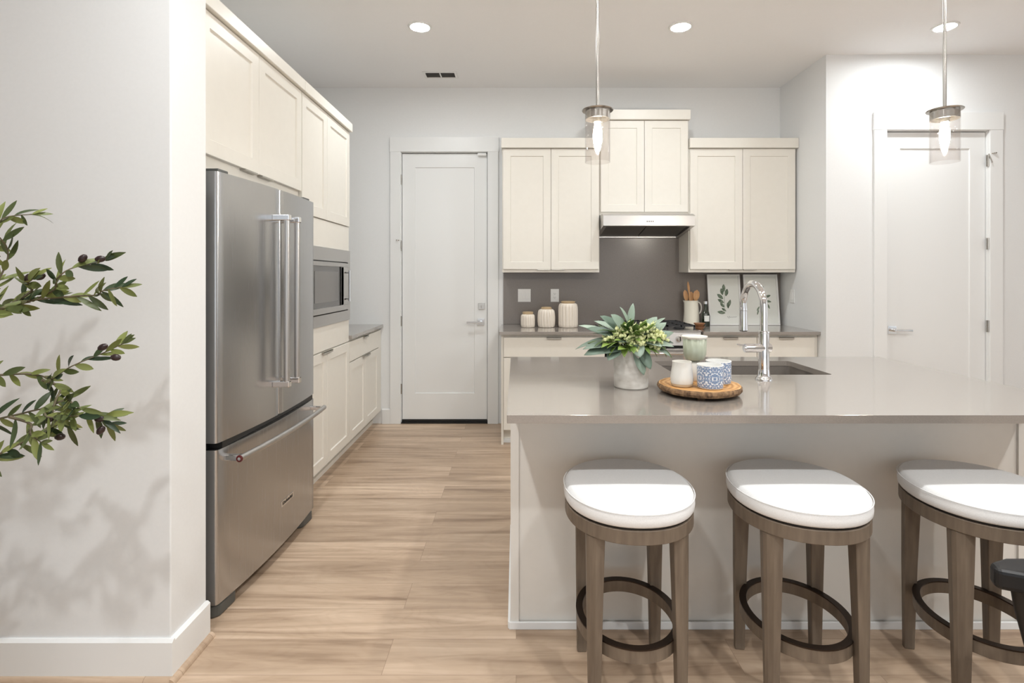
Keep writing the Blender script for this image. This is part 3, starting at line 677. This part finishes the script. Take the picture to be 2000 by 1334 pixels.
# ------------------------------------------------------------------ stools
SEATG = 'counter stools along the island'
def sell(a, b, p, n=64, cy=0):
    out = []
    for i in range(n):
        t_ = 2*PI*i/n; c_, s_ = math.cos(t_), math.sin(t_)
        out.append((a*abs(c_)**(2/p)*(1 if c_ > 0 else -1), cy+b*abs(s_)**(2/p)*(1 if s_ > 0 else -1)))
    return out
def make_stool(label):
    t = thing('counter_stool', label, 'stool', (0, 0, 0), SEATG)
    A, B = .206, .232; P = 2.15
    loops = []; prof = [(.93, .611), (.985, .613), (1.0, .618), (1.005, .630), (1.0, .644), (.985, .652), (.955, .6605), (.92, .6635), (.80, .6655), (.5, .667), (.2, .668)]
    for (s_, z) in prof: loops += [(x*s_, y*s_, z) for x, y in sell(A, B, P)]
    n = 64; fs = []
    for k in range(len(prof)-1):
        for i in range(n): j = (i+1) % n; fs.append((k*n+i, k*n+j, (k+1)*n+j, (k+1)*n+i))
    fs.append(tuple(range(n))[::-1]); fs.append(tuple(range((len(prof)-1)*n, len(prof)*n)))
    cu = MB().add(loops, fs).build('seat', 'cushion', t, smooth=True, angle=60)
    mb = MB(); pts = [(x*1.0035, y*1.0035, .6525) for x, y in sell(A, B, P)]; mb.tube([Vector(p) for p in pts+[pts[0]]], .0016, 6, caps=False); mb.build('piping', 'cushion', cu, smooth=True)
    MB().prism(sell(A*.96, B*.96, P), .605, .6105).build('seat_board', 'blackm', t)
    MB().ring(sell(A*.985, B*.985, P), sell(A*.985-.022, B*.985-.022, P), .563, .6045).build('apron', 'stoolwood', t, smooth=True, bevel=.002)
    lx, ly = .135, .163
    for sx in (-1, 1):
        for sy in (-1, 1):
            ca = math.atan2(sy*ly, sx*lx)-PI/4
            def q(cx, cy, h, z):
                # square section, gently turned to follow the oval
                return [(cx+sx*dx*h, cy+sy*dy*h, z) for dx, dy in ((-1, -1), (1, -1), (1, .05), (.72, .52), (.05, 1), (-1, 1))]
            tx, ty = sx*lx*.985, sy*ly*.985
            vs = q(sx*.131, sy*.158, .0165, 0)+q(sx*.130, sy*.156, .0215, .30)+q(sx*.1275, sy*.150, .0265, .5625)
            fs = [(5, 4, 3, 2, 1, 0), (12, 13, 14, 15, 16, 17)]
            for k in (0, 6):
                for i in range(6): j = (i+1) % 6; fs.append((k+i, k+j, k+6+j, k+6+i))
            MB().add(vs, fs).build('leg', 'stoolwood', t, bevel=.003)
    fr_ = MB().ring(sell(.166, .193, 2), sell(.146, .173, 2), .198, .236).build('footrest_ring', 'stoolwood', t, smooth=True)
    MB().ring(sell(.167, .194, 2), sell(.145, .172, 2), .2362, .2405).build('metal_band', mat('dark_bronze_band', (.035, .022, .015), .4, .7), fr_)
    return t
s1 = make_stool('round-seated counter stool at the left end of the island')
s1.location = (.365, 1.768, 0); s1.rotation_euler = (0, 0, 0)
copy_thing(s1, (.917, 1.768, 0), -.10, 'counter stool in the middle of the island, under the faucet')
copy_thing(s1, (1.51, 1.760, 0), -.20, 'counter stool at the right, cut off by the photo edge')

# ------------------------------------------------------------------ things on the island
vx, vy = .453, 2.12
t = thing('vase', 'whitewashed stone cylinder vase holding the leafy bouquet', 'vase', (vx, vy, .9))
MB().lathe([(.062, 0), (.066, .004), (.067, .02), (.067, .145), (.066, .150), (.061, .150), (.060, .145), (.060, .01), (.001, .009)], (vx, vy, .9003), 48, wob=lambda a, z: 1+.008*math.sin(3*a+z*30)).build('body', 'vase', t, smooth=True)
t = thing('bouquet', 'bouquet of sage-green leaves and yellow-green blossoms in the stone vase', 'flowers', (vx, vy, 1.05))
rnd = random.Random(5)
mst = MB(); mg = MB(); mgr = MB(); bl = MB()
def on(u): return rnd.uniform(-u, u)
# big sage leaves: start offset, end offset, width, droop
SL = [((-.035, -.02, .03), (-.165, -.05, .055), .060, .9), ((-.04, .0, .04), (-.178, .0, .075), .055, 1.3), ((-.04, .02, .05), (-.175, .03, .115), .045, .5), ((-.04, -.03, .06), (-.16, -.03, .10), .045, .4),
      ((-.04, -.03, .02), (-.165, -.07, .03), .06, .9), ((-.02, .0, .07), (-.11, -.02, .135), .055, .2), ((-.0, -.05, .04), (.030, -.083, -.075), .042, .05), ((.025, -.045, .03), (.055, -.080, -.055), .040, .1),
      ((.0, -.045, .06), (.012, -.10, -.005), .055, .2), ((.02, -.04, .06), (.095, -.08, .035), .05, .3), ((.05, -.01, .04), (.140, -.03, .085), .05, .6), ((.05, .02, .04), (.135, .03, .11), .045, .4),
      ((.04, -.03, .04), (.135, -.06, .05), .045, .8), ((.06, .0, .05), (.145, -.02, .06), .035, 1.0), ((-.02, -.02, .08), (-.075, -.04, .14), .055, .2), ((-.0, .01, .09), (-.035, .0, .165), .045, .15),
      ((.0, .03, .09), (.015, .04, .175), .028, .1), ((.05, .01, .07), (.12, .0, .13), .04, .3), ((.06, -.03, .03), (.13, -.07, .01), .045, .7), ((-.05, -.03, .02), (-.10, -.08, -.015), .05, .4),
      ((.03, -.02, .06), (.08, -.06, .10), .05, .3), ((-.02, -.04, .05), (-.06, -.09, .05), .05, .3), ((-.03, .03, .07), (-.12, .05, .12), .05, .4), ((.04, .03, .06), (.11, .06, .13), .045, .4)]
for (a, b, wd, bd) in SL:
    a = Vector(a)+Vector((vx, vy, 1.03)); b = Vector(b)+Vector((vx, vy, 1.045)); dd = b-a
    mg.leaf(a, dd, Vector((on(.3), -.5+on(.3), 1)), dd.length*1.08, wd*1.05, bd*.42, 9, .28)
    mst.tube([(vx+on(.02), vy+on(.02), .98), a], .0025, 6)
for k in range(120):
    th = rnd.uniform(0, 2*PI); el = rnd.uniform(-.1, 1.2); r0 = rnd.uniform(.03, .09)
    dirv = Vector((math.cos(th)*math.cos(el), math.sin(th)*math.cos(el), math.sin(el)))
    a = Vector((vx, vy, 1.062))+Vector((dirv.x*1.25, dirv.y*.8, max(-.1, dirv.z)*.75))*r0
    mgr.leaf(a, dirv+Vector((on(.5), on(.5), on(.4))), Vector((on(.5), on(.5), 1)), rnd.uniform(.045, .085), rnd.uniform(.018, .032), .35, 5, .3)
for k in range(34):
    th = rnd.uniform(0, 2*PI); el = rnd.uniform(.0, 1.2)
    dirv = Vector((math.cos(th)*math.cos(el)*1.35+.12, math.sin(th)*math.cos(el)*.85-.1, math.sin(el)*.85))
    c_ = Vector((vx, vy, 1.068))+dirv*rnd.uniform(.072, .092)
    mst.tube([(vx+on(.02), vy+on(.02), 1.0), (Vector((vx, vy, 1.06))+c_)/2, c_], .002, 6)
    for j in range(15):
        q = c_+Vector((on(.019), on(.016), on(.017))); r = rnd.uniform(.0042, .0075)
        bl.lathe([(.0005, -r), (r*.8, -r*.6), (r, 0), (r*.8, r*.6), (.0005, r)], q, 7)
        if j % 2 == 0: bl.leaf(q, (on(1), on(1), 1), (1, 0, .2), .018, .012, .1, 3)
mst.build('stems', 'stem', t); mg.build('sage_leaves', 'leafgrey', t, smooth=True, solid=.0006); mgr.build('green_leaves', 'leafgreen', t, smooth=True, solid=.0005); bl.build('blossoms', 'bloom', t, smooth=True)

# wood slice tray
tx, ty = .683, 2.005
t = thing('wooden_tray', 'bark-edged round wood slice tray carrying the cups', 'tray', (tx, ty, .9))
def wb(a, z): return 1+.014*math.sin(3*a+1)+.010*math.sin(7*a)+.006*math.sin(17*a+z*200)
MB().lathe([(.001, .0355), (.141, .0355), (.1455, .0350)], (tx, ty, .9), 90, wob=wb, caps=False).build('top', 'slice', t, smooth=True)
MB().lathe([(.1455, .0350), (.150, .030), (.151, .022), (.144, .012), (.138, .0105), (.001, .0105)], (tx, ty, .9), 90, wob=lambda a, z: wb(a, z)+.006*math.sin(41*a+z*900)*(1 if z < .034 else 0), caps=False).build('bark_edge', 'slicebark', t, smooth=True)
for a in (.6, 2.6, 4.45): MB().lathe([(.014, 0), (.016, .0100)], (tx+.10*math.cos(a), ty+.10*math.sin(a), .9002), 16).build('foot', 'slicebark', t)
ZT = .9358
def ornament_cup(x, y, label):
    t = thing('patterned_cup', label, 'cup', (x, y, ZT), 'blue and white cups')
    MB().lathe([(.040, .0), (.0435, .003), (.0455, .02), (.0455, .082)], (x, y, ZT), 48, caps=False).add([], []).build('body', 'ornament', t, smooth=True)
    MB().lathe([(.0455, .082), (.0455, .085), (.042, .085), (.042, .006), (.001, .005)], (x, y, ZT), 48, caps=False).build('rim', 'whiteint', t, smooth=True)
    MB().lathe([(.001, .0), (.040, .0), (.0432, .0025), (.044, .005)], (x, y, ZT-.0003), 48, caps=False).build('base', 'cupwood', t, smooth=True)
    return t
ornament_cup(.695, 1.925, 'blue and white ornate cup at the front of the wood tray')
ornament_cup(.757, 2.012, 'blue and white ornate cup standing behind the other patterned cup')
jx, jy = .605, 1.962
t = thing('ceramic_jug', 'small white ceramic jug on the left of the wood tray', 'jug', (jx, jy, ZT))
MB().lathe([(.001, .0), (.030, .0), (.036, .004), (.0405, .018), (.0405, .035), (.036, .065), (.0335, .082), (.0345, .090), (.0315, .090), (.031, .080), (.036, .03), (.001, .008)], (jx, jy, ZT), 40, caps=False,
           wob=lambda a, z: 1+(.12*max(0, math.cos(a+PI/2+.2))**8 if z > .075 else 0)).build('body', 'ceramic', t, smooth=True)
MB().lathe([(.0305, .0), (.0365, .0035), (.0395, .012)], (jx, jy, ZT-.0006), 40, caps=False).build('base_band', 'cupwood', t, smooth=True)
gx_, gy_ = .690, 2.078
t = thing('footed_glass_jar', 'pale green ribbed glass jar, tallest thing on the wood tray', 'jar', (gx_, gy_, ZT))
MB().lathe([(.001, 0), (.034, 0), (.036, .004), (.034, .05), (.030, .064), (.020, .072)], (gx_, gy_, ZT), 40, caps=False).build('foot', 'ceramic', t, smooth=True)
MB().lathe([(.020, .072), (.034, .080), (.042, .100), (.0445, .160)], (gx_, gy_, ZT), 64, caps=False, wob=lambda a, z: 1+.02*math.cos(12*a)).build('bowl', 'greenglass', t, smooth=True, solid=.002)
MB().lathe([(.0445, .160), (.049, .167), (.048, .170), (.040, .166), (.038, .150), (.001, .148)], (gx_, gy_, ZT), 64, caps=False, wob=lambda a, z: 1+.03*math.cos(8*a)*(1 if z > .155 else 0)).build('rim', 'ceramic', t, smooth=True)

# ------------------------------------------------------------------ things on the back counter
def ribbed_jar(x, r, h, label, prof, lid):
    y = 4.62
    t = thing('ribbed_jar', label, 'jar', (x, y, .9), 'ribbed cream jars')
    nr = 16
    MB().lathe([(r*a, h*b) for a, b in prof], (x, y, .9003), 144, caps=True, wob=lambda a, z: 1-.11*(1-abs(math.sin(nr*a/2)))**2*(1 if h*.04 < z < h*.93 else 0)).build('body', 'rib_cream', t, smooth=True, angle=60)
    MB().lathe(lid, (x, y, .9003+h*prof[-1][1]), 40).build('lid', 'jar_rim', t, smooth=True)
pj = [(.001, 0), (.80, 0), (.90, .02), (.95, .10), (1.0, .35), (1.0, .55), (.96, .80), (.90, .92), (.75, .985), (.62, 1.0)]
yj = 4.62; sj = 1050/yj
def px(x): return (x-1008)/sj
ribbed_jar(px(1031), .061, .112, 'smallest ribbed cream jar, left of the three', [(.001, 0), (.88, 0), (.95, .03), (1, .2), (1, .7), (.97, .88), (.85, .97), (.7, 1.0)], [(.044, 0), (.044, .004), (.046, .006), (.046, .018), (.04, .02)])
ribbed_jar(px(1067), .076, .155, 'middle-sized ribbed cream jar between its two neighbours', pj, [(.045, 0), (.047, .004), (.047, .012), (.040, .014), (.038, .018)])
ribbed_jar(px(1109.5), .084, .205, 'tallest ribbed cream jar, nearest the bouquet', [(.001, 0), (.90, 0), (.96, .02), (1, .12), (1, .7), (.98, .85), (.92, .95), (.82, .99), (.7, 1.0)], [(.056, 0), (.056, .006), (.061, .009), (.061, .016), (.054, .018)])
def plate(name, label, x, z, wd, kind):
    t = thing(name, label, 'socket' if kind == 'o' else 'switch', (x, YB-.012, z)); y = YB-.012
    p = MB().box(x-wd/2, x+wd/2, y-.006, y-.0005, z-.0585, z+.0585).build('plate', 'white', t, bevel=.002)
    if kind == 's':
        for k in (-1, 1): MB().box(x+k*.028-.016, x+k*.028+.016, y-.010, y-.0062, z-.033, z+.033).build('rocker', 'white', t, bevel=.001)
    else:
        MB().box(x-.017, x+.017, y-.009, y-.0062, z-.034, z+.034).build('socket_face', 'white', t, bevel=.001)
        for k in (-.017, .017):
            MB().box(x-.008, x-.006, y-.0094, y-.0091, z+k-.004, z+k+.005).box(x+.006, x+.008, y-.0094, y-.0091, z+k-.004, z+k+.005).box(x-.002, x+.002, y-.0094, y-.0091, z+k-.010, z+k-.006).build('slots', 'black', t)
plate('light_switch', 'white double rocker switch on the backsplash above the smallest jar', (1024-1008)/215.5, 1.163, .116, 's')
plate('power_outlet', 'white power outlet on the backsplash above the middle jar', (1083.5-1008)/215.5, 1.163, .075, 'o')
t = thing('light_switch', 'white single rocker switch on the side wall right of the prints', 'switch', (XR, 4.66, 1.165))
MB().box(XR-.006, XR-.0002, 4.625, 4.70, 1.107, 1.224).build('plate', 'white', t, bevel=.002)
MB().box(XR-.010, XR-.0062, 4.646, 4.679, 1.132, 1.199).build('rocker', 'white', t, bevel=.001)

# utensil pitcher
yp = 4.78; sp_ = 1050/yp; xp = (1350.5-1008)/sp_
t = thing('cream_pitcher', 'cream enamel pitcher with wooden spoons beside the range', 'pitcher', (xp, yp, .9))
MB().lathe([(.001, 0), (.070, 0), (.072, .004), (.070, .03), (.064, .12), (.057, .20), (.060, .222), (.057, .222), (.054, .20), (.061, .12), (.066, .012), (.001, .010)], (xp, yp, .9003), 48, caps=False,
           wob=lambda a, z: 1+(.28*max(0, math.cos(a-PI))**14*max(0, (z-.17)/.05) if z > .17 else 0)).build('body', mat('cream_enamel', (.78, .74, .63), .35), t, smooth=True)
pts = [(xp+.056+.0*k, yp, .9) for k in range(0)]
for k in range(13):
    a = PI/2-PI*k/12; pts.append((xp+.058+.030*math.cos(a), yp, 1.055+.052*math.sin(a)))
MB().tube(pts, .006, 10).build('handle', 'ceramic', t, smooth=True)
def spoon(name, label, x0, x1, ztop, wd, hl, dy):
    a = Vector((xp+x0*.3, yp+dy*.3, .925)); b = Vector((xp+x1, yp+dy, ztop)); d = (b-a).normalized(); L = (b-a).length
    t = thing(name, label, 'spoon', tuple(a), 'wooden utensils in the pitcher')
    mb = MB(); sd = Vector((d.z, 0, -d.x)).normalized(); nn = d.cross(sd)
    n = 20; vs = []; fs = []
    for k in range(n+1):
        u = k/n; 
        hw = .006; hd = .005
        q = (u*L-(L-hl))/hl
        if q > 0: hw = max(.006*(1-q), wd/2*math.sqrt(max(0, 1-(2*q-1)**2))**.9) if q < 1 else .001; hd = .004
        if q > .999: hw = .002
        p = a+d*L*u
        for (s1_, s2_) in ((-1, 0), (-.6, -1), (.6, -1), (1, 0), (.6, 1), (-.6, 1)): vs.append(p+sd*hw*s1_+nn*hd*s2_)
    for k in range(n):
        for i in range(6): j = (i+1) % 6; fs.append((k*6+i, k*6+j, k*6+6+j, k*6+6+i))
    fs += [tuple(range(6)), tuple(range(n*6, n*6+6))]
    mb.add(vs, fs).build('blade', 'spoon', t, smooth=True)
spoon('wooden_spoon', 'leftmost wooden spoon leaning out of the cream pitcher', -.02, -.056, 1.215, .042, .10, 0.01)
spoon('wooden_spoon', 'tall slim wooden utensil leaning left in the pitcher, between the spoons', .03, -.036, 1.290, .022, .11, -.012)
spoon('wooden_spoon', 'rightmost wooden spoon leaning out of the cream pitcher', .02, .052, 1.215, .058, .095, .005)
spoon('wooden_spoon', 'wooden spoon behind the slim utensil in the pitcher', .0, .005, 1.20, .05, .09, .025)
# bottle
xb = (1378-1008)/(1050/4.70); 
t = thing('oil_bottle', 'small dark green bottle with silver cap between pitcher and prints', 'bottle', (xb, 4.70, .9))
MB().lathe([(.001, 0), (.036, 0), (.038, .005), (.038, .09), (.030, .12), (.014, .145), (.013, .195)], (xb, 4.70, .9003), 32, caps=False).build('glass', 'bottle', t, smooth=True)
MB().lathe([(.001, .194), (.015, .194), (.015, .218), (.001, .219)], (xb, 4.70, .9003), 24, caps=False).build('cap', 'chrome', t, smooth=True)
mb = MB(); 
for i in range(9):
    a = -PI/2-.6+1.2*i/8; a2 = None
    for z in (.045, .095): mb.v.append(Vector((xb+.0385*math.cos(a), 4.70+.0385*math.sin(a), .9+z)))
mb.f = [(2*i, 2*i+2, 2*i+3, 2*i+1) for i in range(8)]
mb.build('label', 'paper', t, smooth=True)
# two nested little wooden bowls
xw = (1366-1008)/(1050/4.42)
for (k, z, lab) in ((0, .9003, 'lower of the two small stacked wooden bowls beside the range'), (1, .9263, 'upper of the two small stacked wooden bowls beside the range')):
    t = thing('wooden_bowl', lab, 'bowl', (xw, 4.42, z), 'small stacked wooden bowls')
    MB().lathe([(.001, 0), (.026, 0), (.030, .004), (.044, .020), (.0465, .026), (.043, .0255), (.036, .016), (.001, .009)], (xw, 4.42, z), 36, caps=False).build('body', 'bowlwood', t, smooth=True)
# framed prints leaning on the backsplash
def framed(x0, x1, z1, label, leaves, script):
    yb_, lean = 4.775, .105
    cx = (x0+x1)/2; wd = x1-x0; h = z1-.9
    t = thing('framed_print', label, 'picture', (0, 0, 0), 'framed botanical prints')
    fb_ = .014; mb = MB()
    mb.box(-wd/2, wd/2, 0, .02, 0, fb_).box(-wd/2, wd/2, 0, .02, h-fb_, h).box(-wd/2, -wd/2+fb_, 0, .02, fb_, h-fb_).box(wd/2-fb_, wd/2, 0, .02, fb_, h-fb_)
    mb.build('frame', 'white', t, bevel=.002)
    pr = MB().box(-wd/2+fb_, wd/2-fb_, .010, .018, fb_, h-fb_).build('print', 'paper', t)
    def inkleaf(mb, x, z, dx, dz, L, W):
        d = Vector((dx, dz)).normalized(); s_ = Vector((-d.y, d.x)); P_ = []
        for k in range(9):
            u = k/8; w_ = W/2*math.sin(PI*u)**.8; P_.append((Vector((x, z))+d*L*u+s_*w_, Vector((x, z))+d*L*u-s_*w_))
        vs = [(a.x, .0094, a.y) for a, b in P_]+[(b.x, .0094, b.y) for a, b in P_]+[(a.x, .0099, a.y) for a, b in P_]+[(b.x, .0099, b.y) for a, b in P_]
        n = 9; fs = []
        for k in range(8): fs += [(k, k+1, n+k+1, n+k), (2*n+k, 3*n+k, 3*n+k+1, 2*n+k+1), (k, 2*n+k, 2*n+k+1, k+1), (n+k, n+k+1, 3*n+k+1, 3*n+k)]
        mb.add(vs, fs)
    mb = MB()
    for lf in leaves: inkleaf(mb, *lf)
    mb.build('painted_leaves', 'inkgreen', pr)
    if script:
        mb = MB(); pts = []
        for k in range(60):
            u = k/59; pts.append((.02+u*.085, .0094, .070+.006*u+.007*math.sin(u*34)*(1.6 if .15 < u < .3 or u < .06 else .6)))
        mb.tube(pts, .0009, 5); mb.build('handwriting', 'ink', pr)
    t.location = (cx, yb_, .9012); t.rotation_euler = (-math.atan2(lean-.017, h)*.72, 0, 0)
    return t
s0 = 1050/4.80
framed((1384-1008)/s0, (1448-1008)/s0, 1.357, 'white framed leaf print beside the cream pitcher',
       [(.0, .30, .0, 1, .07, .03), (-.012, .27, -.2, 1, .065, .03), (.014, .26, .25, 1, .07, .032), (-.01, .235, -.9, .8, .07, .032), (-.004, .20, -.9, .55, .065, .028), (.03, .16, .35, 1, .075, .028), (.032, .15, -.1, 1, .055, .022),
        (-.004, .16, -.7, .9, .055, .026), (.012, .125, -.8, .6, .05, .02), (.005, .11, -1, .15, .075, .03), (-.0015, .12, .02, 1, .17, .003)], True)
framed((1455-1008)/s0, (1522-1008)/s0, 1.357, 'white framed leaf print behind the faucet, right of its twin',
       [(.0, .30, -.4, 1, .05, .014), (.01, .30, .3, 1, .055, .014), (.0, .27, -.6, 1, .05, .014), (.03, .25, 1, .35, .06, .022), (.035, .22, 1, -.2, .055, .02), (.045, .20, .5, -1, .06, .018), (.02, .18, .5, -1, .06, .016), (-.02, .17, -.5, -.8, .05, .014), (-.03, .14, -.3, -1, .05, .012), (.0, .13, .1, 1, .17, .003)], False)

# ------------------------------------------------------------------ pendants, downlights, vent
def pendant(x, y, label):
    t = thing('pendant_light', label, 'pendant lamp', (x, y, H), 'pendant lights over the island')
    MB().lathe([(.001, -.022), (.060, -.022), (.062, -.018), (.062, -.0005), (.001, -.0005)], (x, y, H), 32, caps=False).build('canopy', 'nickel', t, smooth=True)
    MB().tube([(x, y, 2.02), (x, y, H-.022)], .0065, 14).build('rod', 'nickel', t, smooth=True)
    cap = MB().lathe([(.001, .010), (.030, .008), (.062, .002), (.064, 0), (.062, -.003), (.050, -.004), (.050, -.038), (.048, -.038), (.048, -.006), (.001, -.006)], (x, y, 2.012), 48, caps=False, wob=lambda a, z: 1+.012*math.cos(16*a)*(1 if -.04 < z < -.004 else 0)).build('cap', 'nickel', t, smooth=True)
    MB().lathe([(.014, -.05), (.018, -.05), (.018, -.006)], (x, y, 2.012), 24).build('socket', 'nickel', t, smooth=True)
    MB().lathe([(.0512, -.010), (.0512, -.212)], (x, y, 2.012), 48, caps=False).build('glass_shade', 'glass', t, smooth=True, solid=.0025)
    MB().lathe([(.012, -.052), (.013, -.065), (.017, -.085), (.018, -.110), (.014, -.140), (.007, -.158), (.001, -.163)], (x, y, 2.012), 28).build('bulb', 'bulb', t, smooth=True)
pendant(.332, 2.19, 'left pendant lamp with clear glass cylinder above the bouquet')
pendant(1.746, 2.19, 'right pendant lamp with clear glass cylinder in front of the far white door')
LAB = {(-.66, 3.69): 'round recessed ceiling light nearest the ceiling vent', (1.13, 3.69): 'round recessed ceiling light between the two pendant rods', (2.945, 3.69): 'round recessed ceiling light behind the right pendant rod'}
for (x, y) in SPOTS:
    lab = LAB.get((x, y), None) or 'round recessed ceiling light over the %s of the room behind the camera' % {(-.66): 'left side', 1.13: 'middle', 2.945: 'right side'}[x] + (', front row' if y > 1 else ', rear row')
    t = thing('ceiling_light', lab, 'ceiling light', (x, y, H), 'recessed ceiling lights')
    MB().lathe([(.066, -.0005), (.082, -.0005), (.080, -.006), (.066, -.008)], (x, y, H), 40, caps=False).build('trim_ring', 'white', t, smooth=True)
    MB().lathe([(.001, -.004), (.0655, -.004)], (x, y, H), 40, caps=False).build('lens', 'lens', t)
t = thing('air_vent', 'small white ceiling vent with dark slots near the back wall', 'vent', (-.64, 4.57, H))
MB().ring([(-.785, 4.49), (-.50, 4.49), (-.50, 4.65), (-.785, 4.65)], [(-.765, 4.515), (-.52, 4.515), (-.52, 4.625), (-.765, 4.625)], H-.006, H-.0005).box(-.647, -.637, 4.515, 4.625, H-.006, H-.0005).build('frame', 'white', t)
MB().box(-.765, -.52, 4.515, 4.625, H-.0015, H-.0005).build('duct', mat('duct_grey', (.16, .155, .15), .7), t)
mb = MB()
for k in range(7): 
    yy = 4.52+k*.0155; mb.add([(-.765, yy, H-.0055), (-.52, yy, H-.0055), (-.52, yy+.009, H-.002), (-.765, yy+.009, H-.002)], [(0, 1, 2, 3)])
mb.build('louvres', 'nickel', t)

# ------------------------------------------------------------------ olive tree (only its right-hand twigs reach into view)
OY = 1.35; so = 1050/OY
def P(px_, py_, dy=0): 
    return Vector(((px_-1008)/so, OY+dy, 1.335-(py_-540)/so))
tr = Vector((-1.60, 1.32, 0))
t = thing('olive_tree', 'potted olive tree whose leafy twigs with black olives reach in from the left edge', 'plant', (tr.x, tr.y, 0))
MB().lathe([(.001, 0), (.11, 0), (.12, .01), (.15, .30), (.155, .31), (.145, .31), (.14, .28), (.001, .28)], (tr.x, tr.y, 0), 40, caps=False).build('pot', 'potm', t, smooth=True)
MB().lathe([(.001, .285), (.139, .283)], (tr.x, tr.y, 0), 32, caps=False).build('soil', 'soil', t)
MB().tube([tr+Vector((0, 0, .27)), tr+Vector((.01, .01, .6)), tr+Vector((-.01, 0, 1.0)), tr+Vector((.01, .01, 1.4)), tr+Vector((0, 0, 1.75))], [.02, .018, .015, .011, .005], 12).build('trunk', 'bark', t, smooth=True)
rr = random.Random(11)
BR = [([(-250, 700), (-120, 660), (-40, 640), (0, 600), (12, 540), (20, 490), (24, 450), (12, 418)], -.03),
      ([(-300, 760), (-150, 660), (-40, 625), (0, 606), (45, 590), (90, 566), (125, 545), (150, 525), (175, 512), (200, 506)], 0),
      ([(-200, 640), (-80, 612), (0, 600), (60, 586), (110, 580), (150, 578), (190, 568), (226, 561)], .04),
      ([(-300, 830), (-150, 760), (-60, 736), (0, 732), (30, 735), (68, 745), (105, 738), (140, 715), (180, 692), (222, 674)], .02),
      ([(-260, 900), (-120, 840), (-40, 818), (0, 815), (40, 808), (80, 800), (120, 806), (160, 805), (205, 812)], -.02),
      ([(-260, 1010), (-120, 940), (-40, 905), (0, 886), (30, 866), (60, 850), (95, 838), (120, 825)], .03),
      ([(68, 745), (85, 765), (100, 785), (110, 810), (112, 838)], .02),
      ([(-260, 560), (-120, 520), (-60, 470), (-20, 425), (10, 412)], .06),
      ([(40, 808), (60, 828), (85, 838), (120, 850)], -.03), ([(80, 800), (110, 785), (140, 780), (170, 790), (205, 830)], .0), ([(0, 606), (40, 570), (60, 552), (84, 545)], .0)]
mbr = MB(); mlf = MB()
for (pl_, dy) in BR:
    pts = [P(x, y, dy+(.03*math.sin(k*1.7))) for k, (x, y) in enumerate(pl_)]
    if pl_[0][0] < -100: pts = [tr+Vector((0, 0, max(.5, pts[0].z-.12)))]+pts[1:]
    # smooth
    q = []
    for k in range(len(pts)-1):
        for j in range(4):
            u = j/4; a = pts[max(k-1, 0)]; b = pts[k]; c_ = pts[k+1]; d = pts[min(k+2, len(pts)-1)]
            q.append(.5*((2*b)+(c_-a)*u+(2*a-5*b+4*c_-d)*u*u+(3*b-a-3*c_+d)*u**3))
    q.append(pts[-1]); n = len(q)
    mbr.tube(q, [.0030*(1-i/n)+.0009 for i in range(n)], 7)
    side = 1
    acc = 0
    for i in range(1, n):
        seg = (q[i]-q[i-1]); acc += seg.length
        if q[i].x < -1.52: acc = 0; continue
        while acc > .0135:
            acc -= .0135; side = -side
            d = seg.normalized(); up = Vector((-d.z, 0, d.x))*side
            dirv = d*rr.uniform(.5, 1.1)+up*rr.uniform(.15, 1.0)+Vector((0, rr.uniform(-.7, .7), -.1))
            p = q[i]-d*acc
            Lf = rr.uniform(.038, .070)
            mlf.leaf(p, dirv, Vector((rr.uniform(-.4, .4), -1, rr.uniform(-.2, .9))), Lf, rr.uniform(.0115, .0185), rr.uniform(-.1, .45)*side, 6, .25)
    d = (q[-1]-q[-2]).normalized(); mlf.leaf(q[-1], d, (0, -1, .3), .045, .011, .1, 6, .2)
    mlf.leaf(q[-1], d+Vector((0, .0, .5)), (0, -1, .3), .038, .010, .1, 6, .2)
mbr.build('branches', 'bark', t, smooth=True); mlf.build('foliage', 'leafolive', t, smooth=True)
for (x, y, a) in ((202, 506, .1), (168, 505, .8), (86, 540, .5), (63, 543, 1.1), (232, 697, -.1), (207, 677, .4), (203, 838, .9), (201, 816, .1), (107, 814, .7), (124, 851, .1)):
    c_ = P(x, y, -.01)
    MB().lathe([(.0005, -.0125), (.005, -.0105), (.0082, -.004), (.0085, .002), (.006, .009), (.0005, .013)], (0, 0, 0), 14).xf(Matrix.Translation(c_) @ Matrix.Rotation(PI/2-a, 4, 'Y')).build('olive', 'olive', t, smooth=True)

# ------------------------------------------------------------------ black dining chair, only its arm reaches into view
t = thing('black_chair', 'black chair whose arm tip shows at the lower right photo edge', 'chair', (1.45, 1.05, 0))
arm = [(1.152, 1.290), (1.165, 1.325), (1.22, 1.345), (1.75, 1.345), (1.75, 1.275), (1.20, 1.268)]
MB().prism([(x, y) for x, y in arm], .582, .634).build('armrest', 'blacklth', t, bevel=.012, seg=3)
MB().prism([(x, y-.62) for x, y in arm], .582, .634).build('armrest', 'blacklth', t, bevel=.012, seg=3)
for yy in (1.307, .687):
    MB().tube([(1.225, yy, .585), (1.232, yy, .53), (1.26, yy, .42), (1.25, yy, .0)], [.020, .018, .017, .012], 14).build('leg', 'blackm', t, smooth=True)
    MB().tube([(1.73, yy, .585), (1.74, yy, .0)], [.018, .012], 14).build('leg', 'blackm', t, smooth=True)
MB().box(1.235, 1.72, .72, 1.262, .40, .455).build('seat', 'blacklth', t, bevel=.02, seg=3)
MB().box(1.70, 1.755, .72, 1.262, .46, .85).build('backrest', 'blacklth', t, bevel=.02, seg=3)
